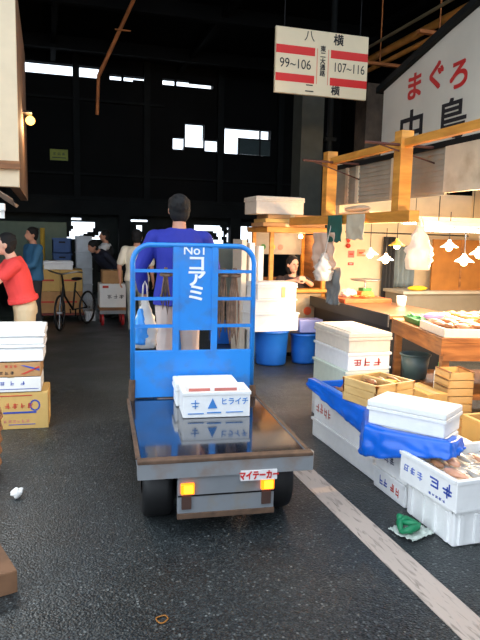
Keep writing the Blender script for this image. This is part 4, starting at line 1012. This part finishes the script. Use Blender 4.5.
t = tag(MB().cyl((-.1, 13, 0), (-.1, 13, 1.64), .045).bx(-.2, 0, 12.9, 13.1, 0, .05).build('yellow_post', mat('ochre_yellow_post', (190, 150, 40), .6)), 'yellow post standing left of the blue crates', 'post')
# trolley
t = thing('hand_trolley', 'hand trolley with red wheels carrying a white carton', 'trolley', (.82, 10.68, 0)); MB().bx(0, .44, 0, .5, .26, .31).build('deck', BROWNW, t); MB().bx(.0, .44, .0, .03, .2, .26).build('front_rail', STEEL, t)
for x in (.05, .39):
    for y in (.07, .43): MB().cyl((x-.02, y, .1), (x+.02, y, .1), .1).build('wheel', mat('red_wheel', (170, 30, 34), .5), t); MB().cyl((x, y, .1), (x, y, .26), .012).build('fork', BLACKM, t)
t = carton('white carton with black lettering on the hand trolley', (.82, 10.7, .312), 0, (.44, .42, .40), WCARD); glyphs(t, (.12, 0, .14), 'F', 3, .09, PBLK, seed=11); MB().bx(.05, .15, -.002, 0, .33, .37).build('red_label', PRED, t)
t = carton('tan carton on top of the white carton on the trolley', (.87, 10.72, .716), 0, (.34, .36, .22), KRAFTB)
tag(MB().bx(0, .3, 0, .4, 0, .3, bev=.01).build('blue_bin', BLUEP, None, loc=(2.3, 8.6, 0)), 'dark blue bin seen through the right of the cart rack', 'bin')
# bicycle
t = thing('bicycle', 'dark parked bicycle turned towards the aisle at the left', 'bicycle', (.16, 10.2, 0), math.radians(59))
R_ = .27; 
def wheel_(x, ang=0):
    w_ = MB(); w_.tube([(R_*math.cos(a*PI/14), 0, R_*math.sin(a*PI/14)) for a in range(28)], .018, 6, closed=True); o = w_.build('wheel', RUBBER, t, smooth=True, loc=(x, 0, R_+.018), rotz=ang)
    s_ = MB()
    for a in range(14): s_.cyl((0, 0, 0), (R_*math.cos(a*PI/7), 0, R_*math.sin(a*PI/7)), .0025, n=5)
    s_.cyl((0, -.04, 0), (0, .04, 0), .025); s_.build('spokes', CHROME, o)
wheel_(0, .25); wheel_(.92)
zc = R_+.018
MB().cyl((.1, 0, .82), (.16, 0, .55), .018).cyl((.16, 0, .55), (.42, 0, .3), .018).cyl((.42, 0, .3), (.52, 0, .75), .016).cyl((.42, 0, .3), (.92, 0, zc), .012).cyl((.5, 0, .62), (.92, 0, zc), .01).build('bike_frame', BLACKM, t)
MB().cyl((.12, 0, .72), (.03, .03, zc), .014).cyl((.12, 0, .72), (.03, -.03, zc), .014).cyl((.12, 0, .72), (.08, 0, .9), .016).build('fork', BLACKM, t)
MB().tube([(.24, .27, .93), (.12, .25, .95), (.06, .1, .92), (.08, 0, .9), (.06, -.1, .92), (.12, -.25, .95), (.24, -.27, .93)], .013, 8).build('handlebar', CHROME, t, smooth=True)
MB().sph((.56, 0, .8), .1, (1.3, .75, .3)).build('saddle', BLACKM, t, smooth=True)
for s in (-1, 1): MB().cyl((.42, s*.05, .3), (.42+.1*s, s*.1, .22), .012).build('pedal', BLACKM, t)

# ================================================================ FAR END: clutter against the daylight
random.seed(3)
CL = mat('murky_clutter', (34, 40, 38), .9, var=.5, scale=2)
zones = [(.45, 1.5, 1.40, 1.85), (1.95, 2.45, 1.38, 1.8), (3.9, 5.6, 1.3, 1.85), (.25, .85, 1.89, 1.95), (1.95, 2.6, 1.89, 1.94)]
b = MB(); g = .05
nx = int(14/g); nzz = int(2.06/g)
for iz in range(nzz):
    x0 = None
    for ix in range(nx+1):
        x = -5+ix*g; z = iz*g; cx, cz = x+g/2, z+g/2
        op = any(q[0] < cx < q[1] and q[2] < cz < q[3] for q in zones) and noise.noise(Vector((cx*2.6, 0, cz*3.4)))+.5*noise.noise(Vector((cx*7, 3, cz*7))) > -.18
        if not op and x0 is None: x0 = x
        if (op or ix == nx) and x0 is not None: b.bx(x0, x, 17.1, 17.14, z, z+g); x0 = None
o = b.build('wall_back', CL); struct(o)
t = thing('delivery_truck', 'dim pale green delivery truck standing beyond the blue crates', 'truck', (-1.6, 14.2, 0))
TG = mat('dull_green_truck', (98, 112, 92), .6, var=.1)
MB().bx(0, 2.0, 0, 1.5, .5, 1.78, bev=.02).build('cargo_box', TG, t); MB().prism([(-.8, .4), (0, .4), (0, 1.6), (-.5, 1.6), (-.75, 1.1)], 'y', 0, 1.5).build('cab', TG, t); MB().bx(-.5, -.1, -.01, .02, 1.05, 1.45).build('cab_window', BLACKM, t)
for x in (-.4, 1.5): MB().cyl((x, -.01, .3), (x, .2, .3), .3, n=20).build('wheel', RUBBER, t)
t = thing('covered_pile', 'pale tarpaulin covered pile far behind the right of the rack', 'pile', (3.3, 14.0, 0))
b = MB(); b.bx(0, 1.3, 0, .9, 0, 1.35, bev=.12); b.build('tarpaulin', mat('pale_grey_tarp', (150, 158, 150), .7, var=.2, scale=2, bump=.5), t); MB().bx(-.02, 1.32, .3, .33, .4, 1.36).build('strap', BLACKM, t)
person('dark figure standing far behind the right of the rack', (3.05, 12.8, 0), .3, H=1.6, shirt=mat('black_vest', (26, 28, 32)), trousers=mat('dark_cloth', (40, 42, 46)), vox=.016, eyes=False)

# ================================================================ CAMERA, SKY, RENDER
cam = bpy.data.cameras.new('camera'); cam.sensor_fit = 'VERTICAL'; cam.sensor_height = 36; cam.lens = 622/640*36; cam.clip_end = 300
co = bpy.data.objects.new('camera', cam); C.objects.link(co)
yaw, pit, rol = math.radians(17.2), math.radians(7.6), math.radians(1.3)
f = Vector((math.sin(yaw)*math.cos(pit), math.cos(yaw)*math.cos(pit), -math.sin(pit)))
r0 = Vector((math.cos(yaw), -math.sin(yaw), 0)); u0 = r0.cross(f)
r = r0*math.cos(rol)+u0*math.sin(rol); u = u0*math.cos(rol)-r0*math.sin(rol)
co.matrix_world = Matrix(((r.x, u.x, -f.x, 0), (r.y, u.y, -f.y, 0), (r.z, u.z, -f.z, 1.55), (0, 0, 0, 1)))
scene.camera = co
w = bpy.data.worlds.new('sky'); scene.world = w; w.use_nodes = True
bg = w.node_tree.nodes['Background']; bg.inputs['Color'].default_value = (.78, .88, 1, 1); bg.inputs['Strength'].default_value = 1.6
vs = scene.view_settings; vs.view_transform = 'Standard'; vs.look = 'None'; vs.gamma = 1; vs.use_curve_mapping = False; vs.exposure = .75
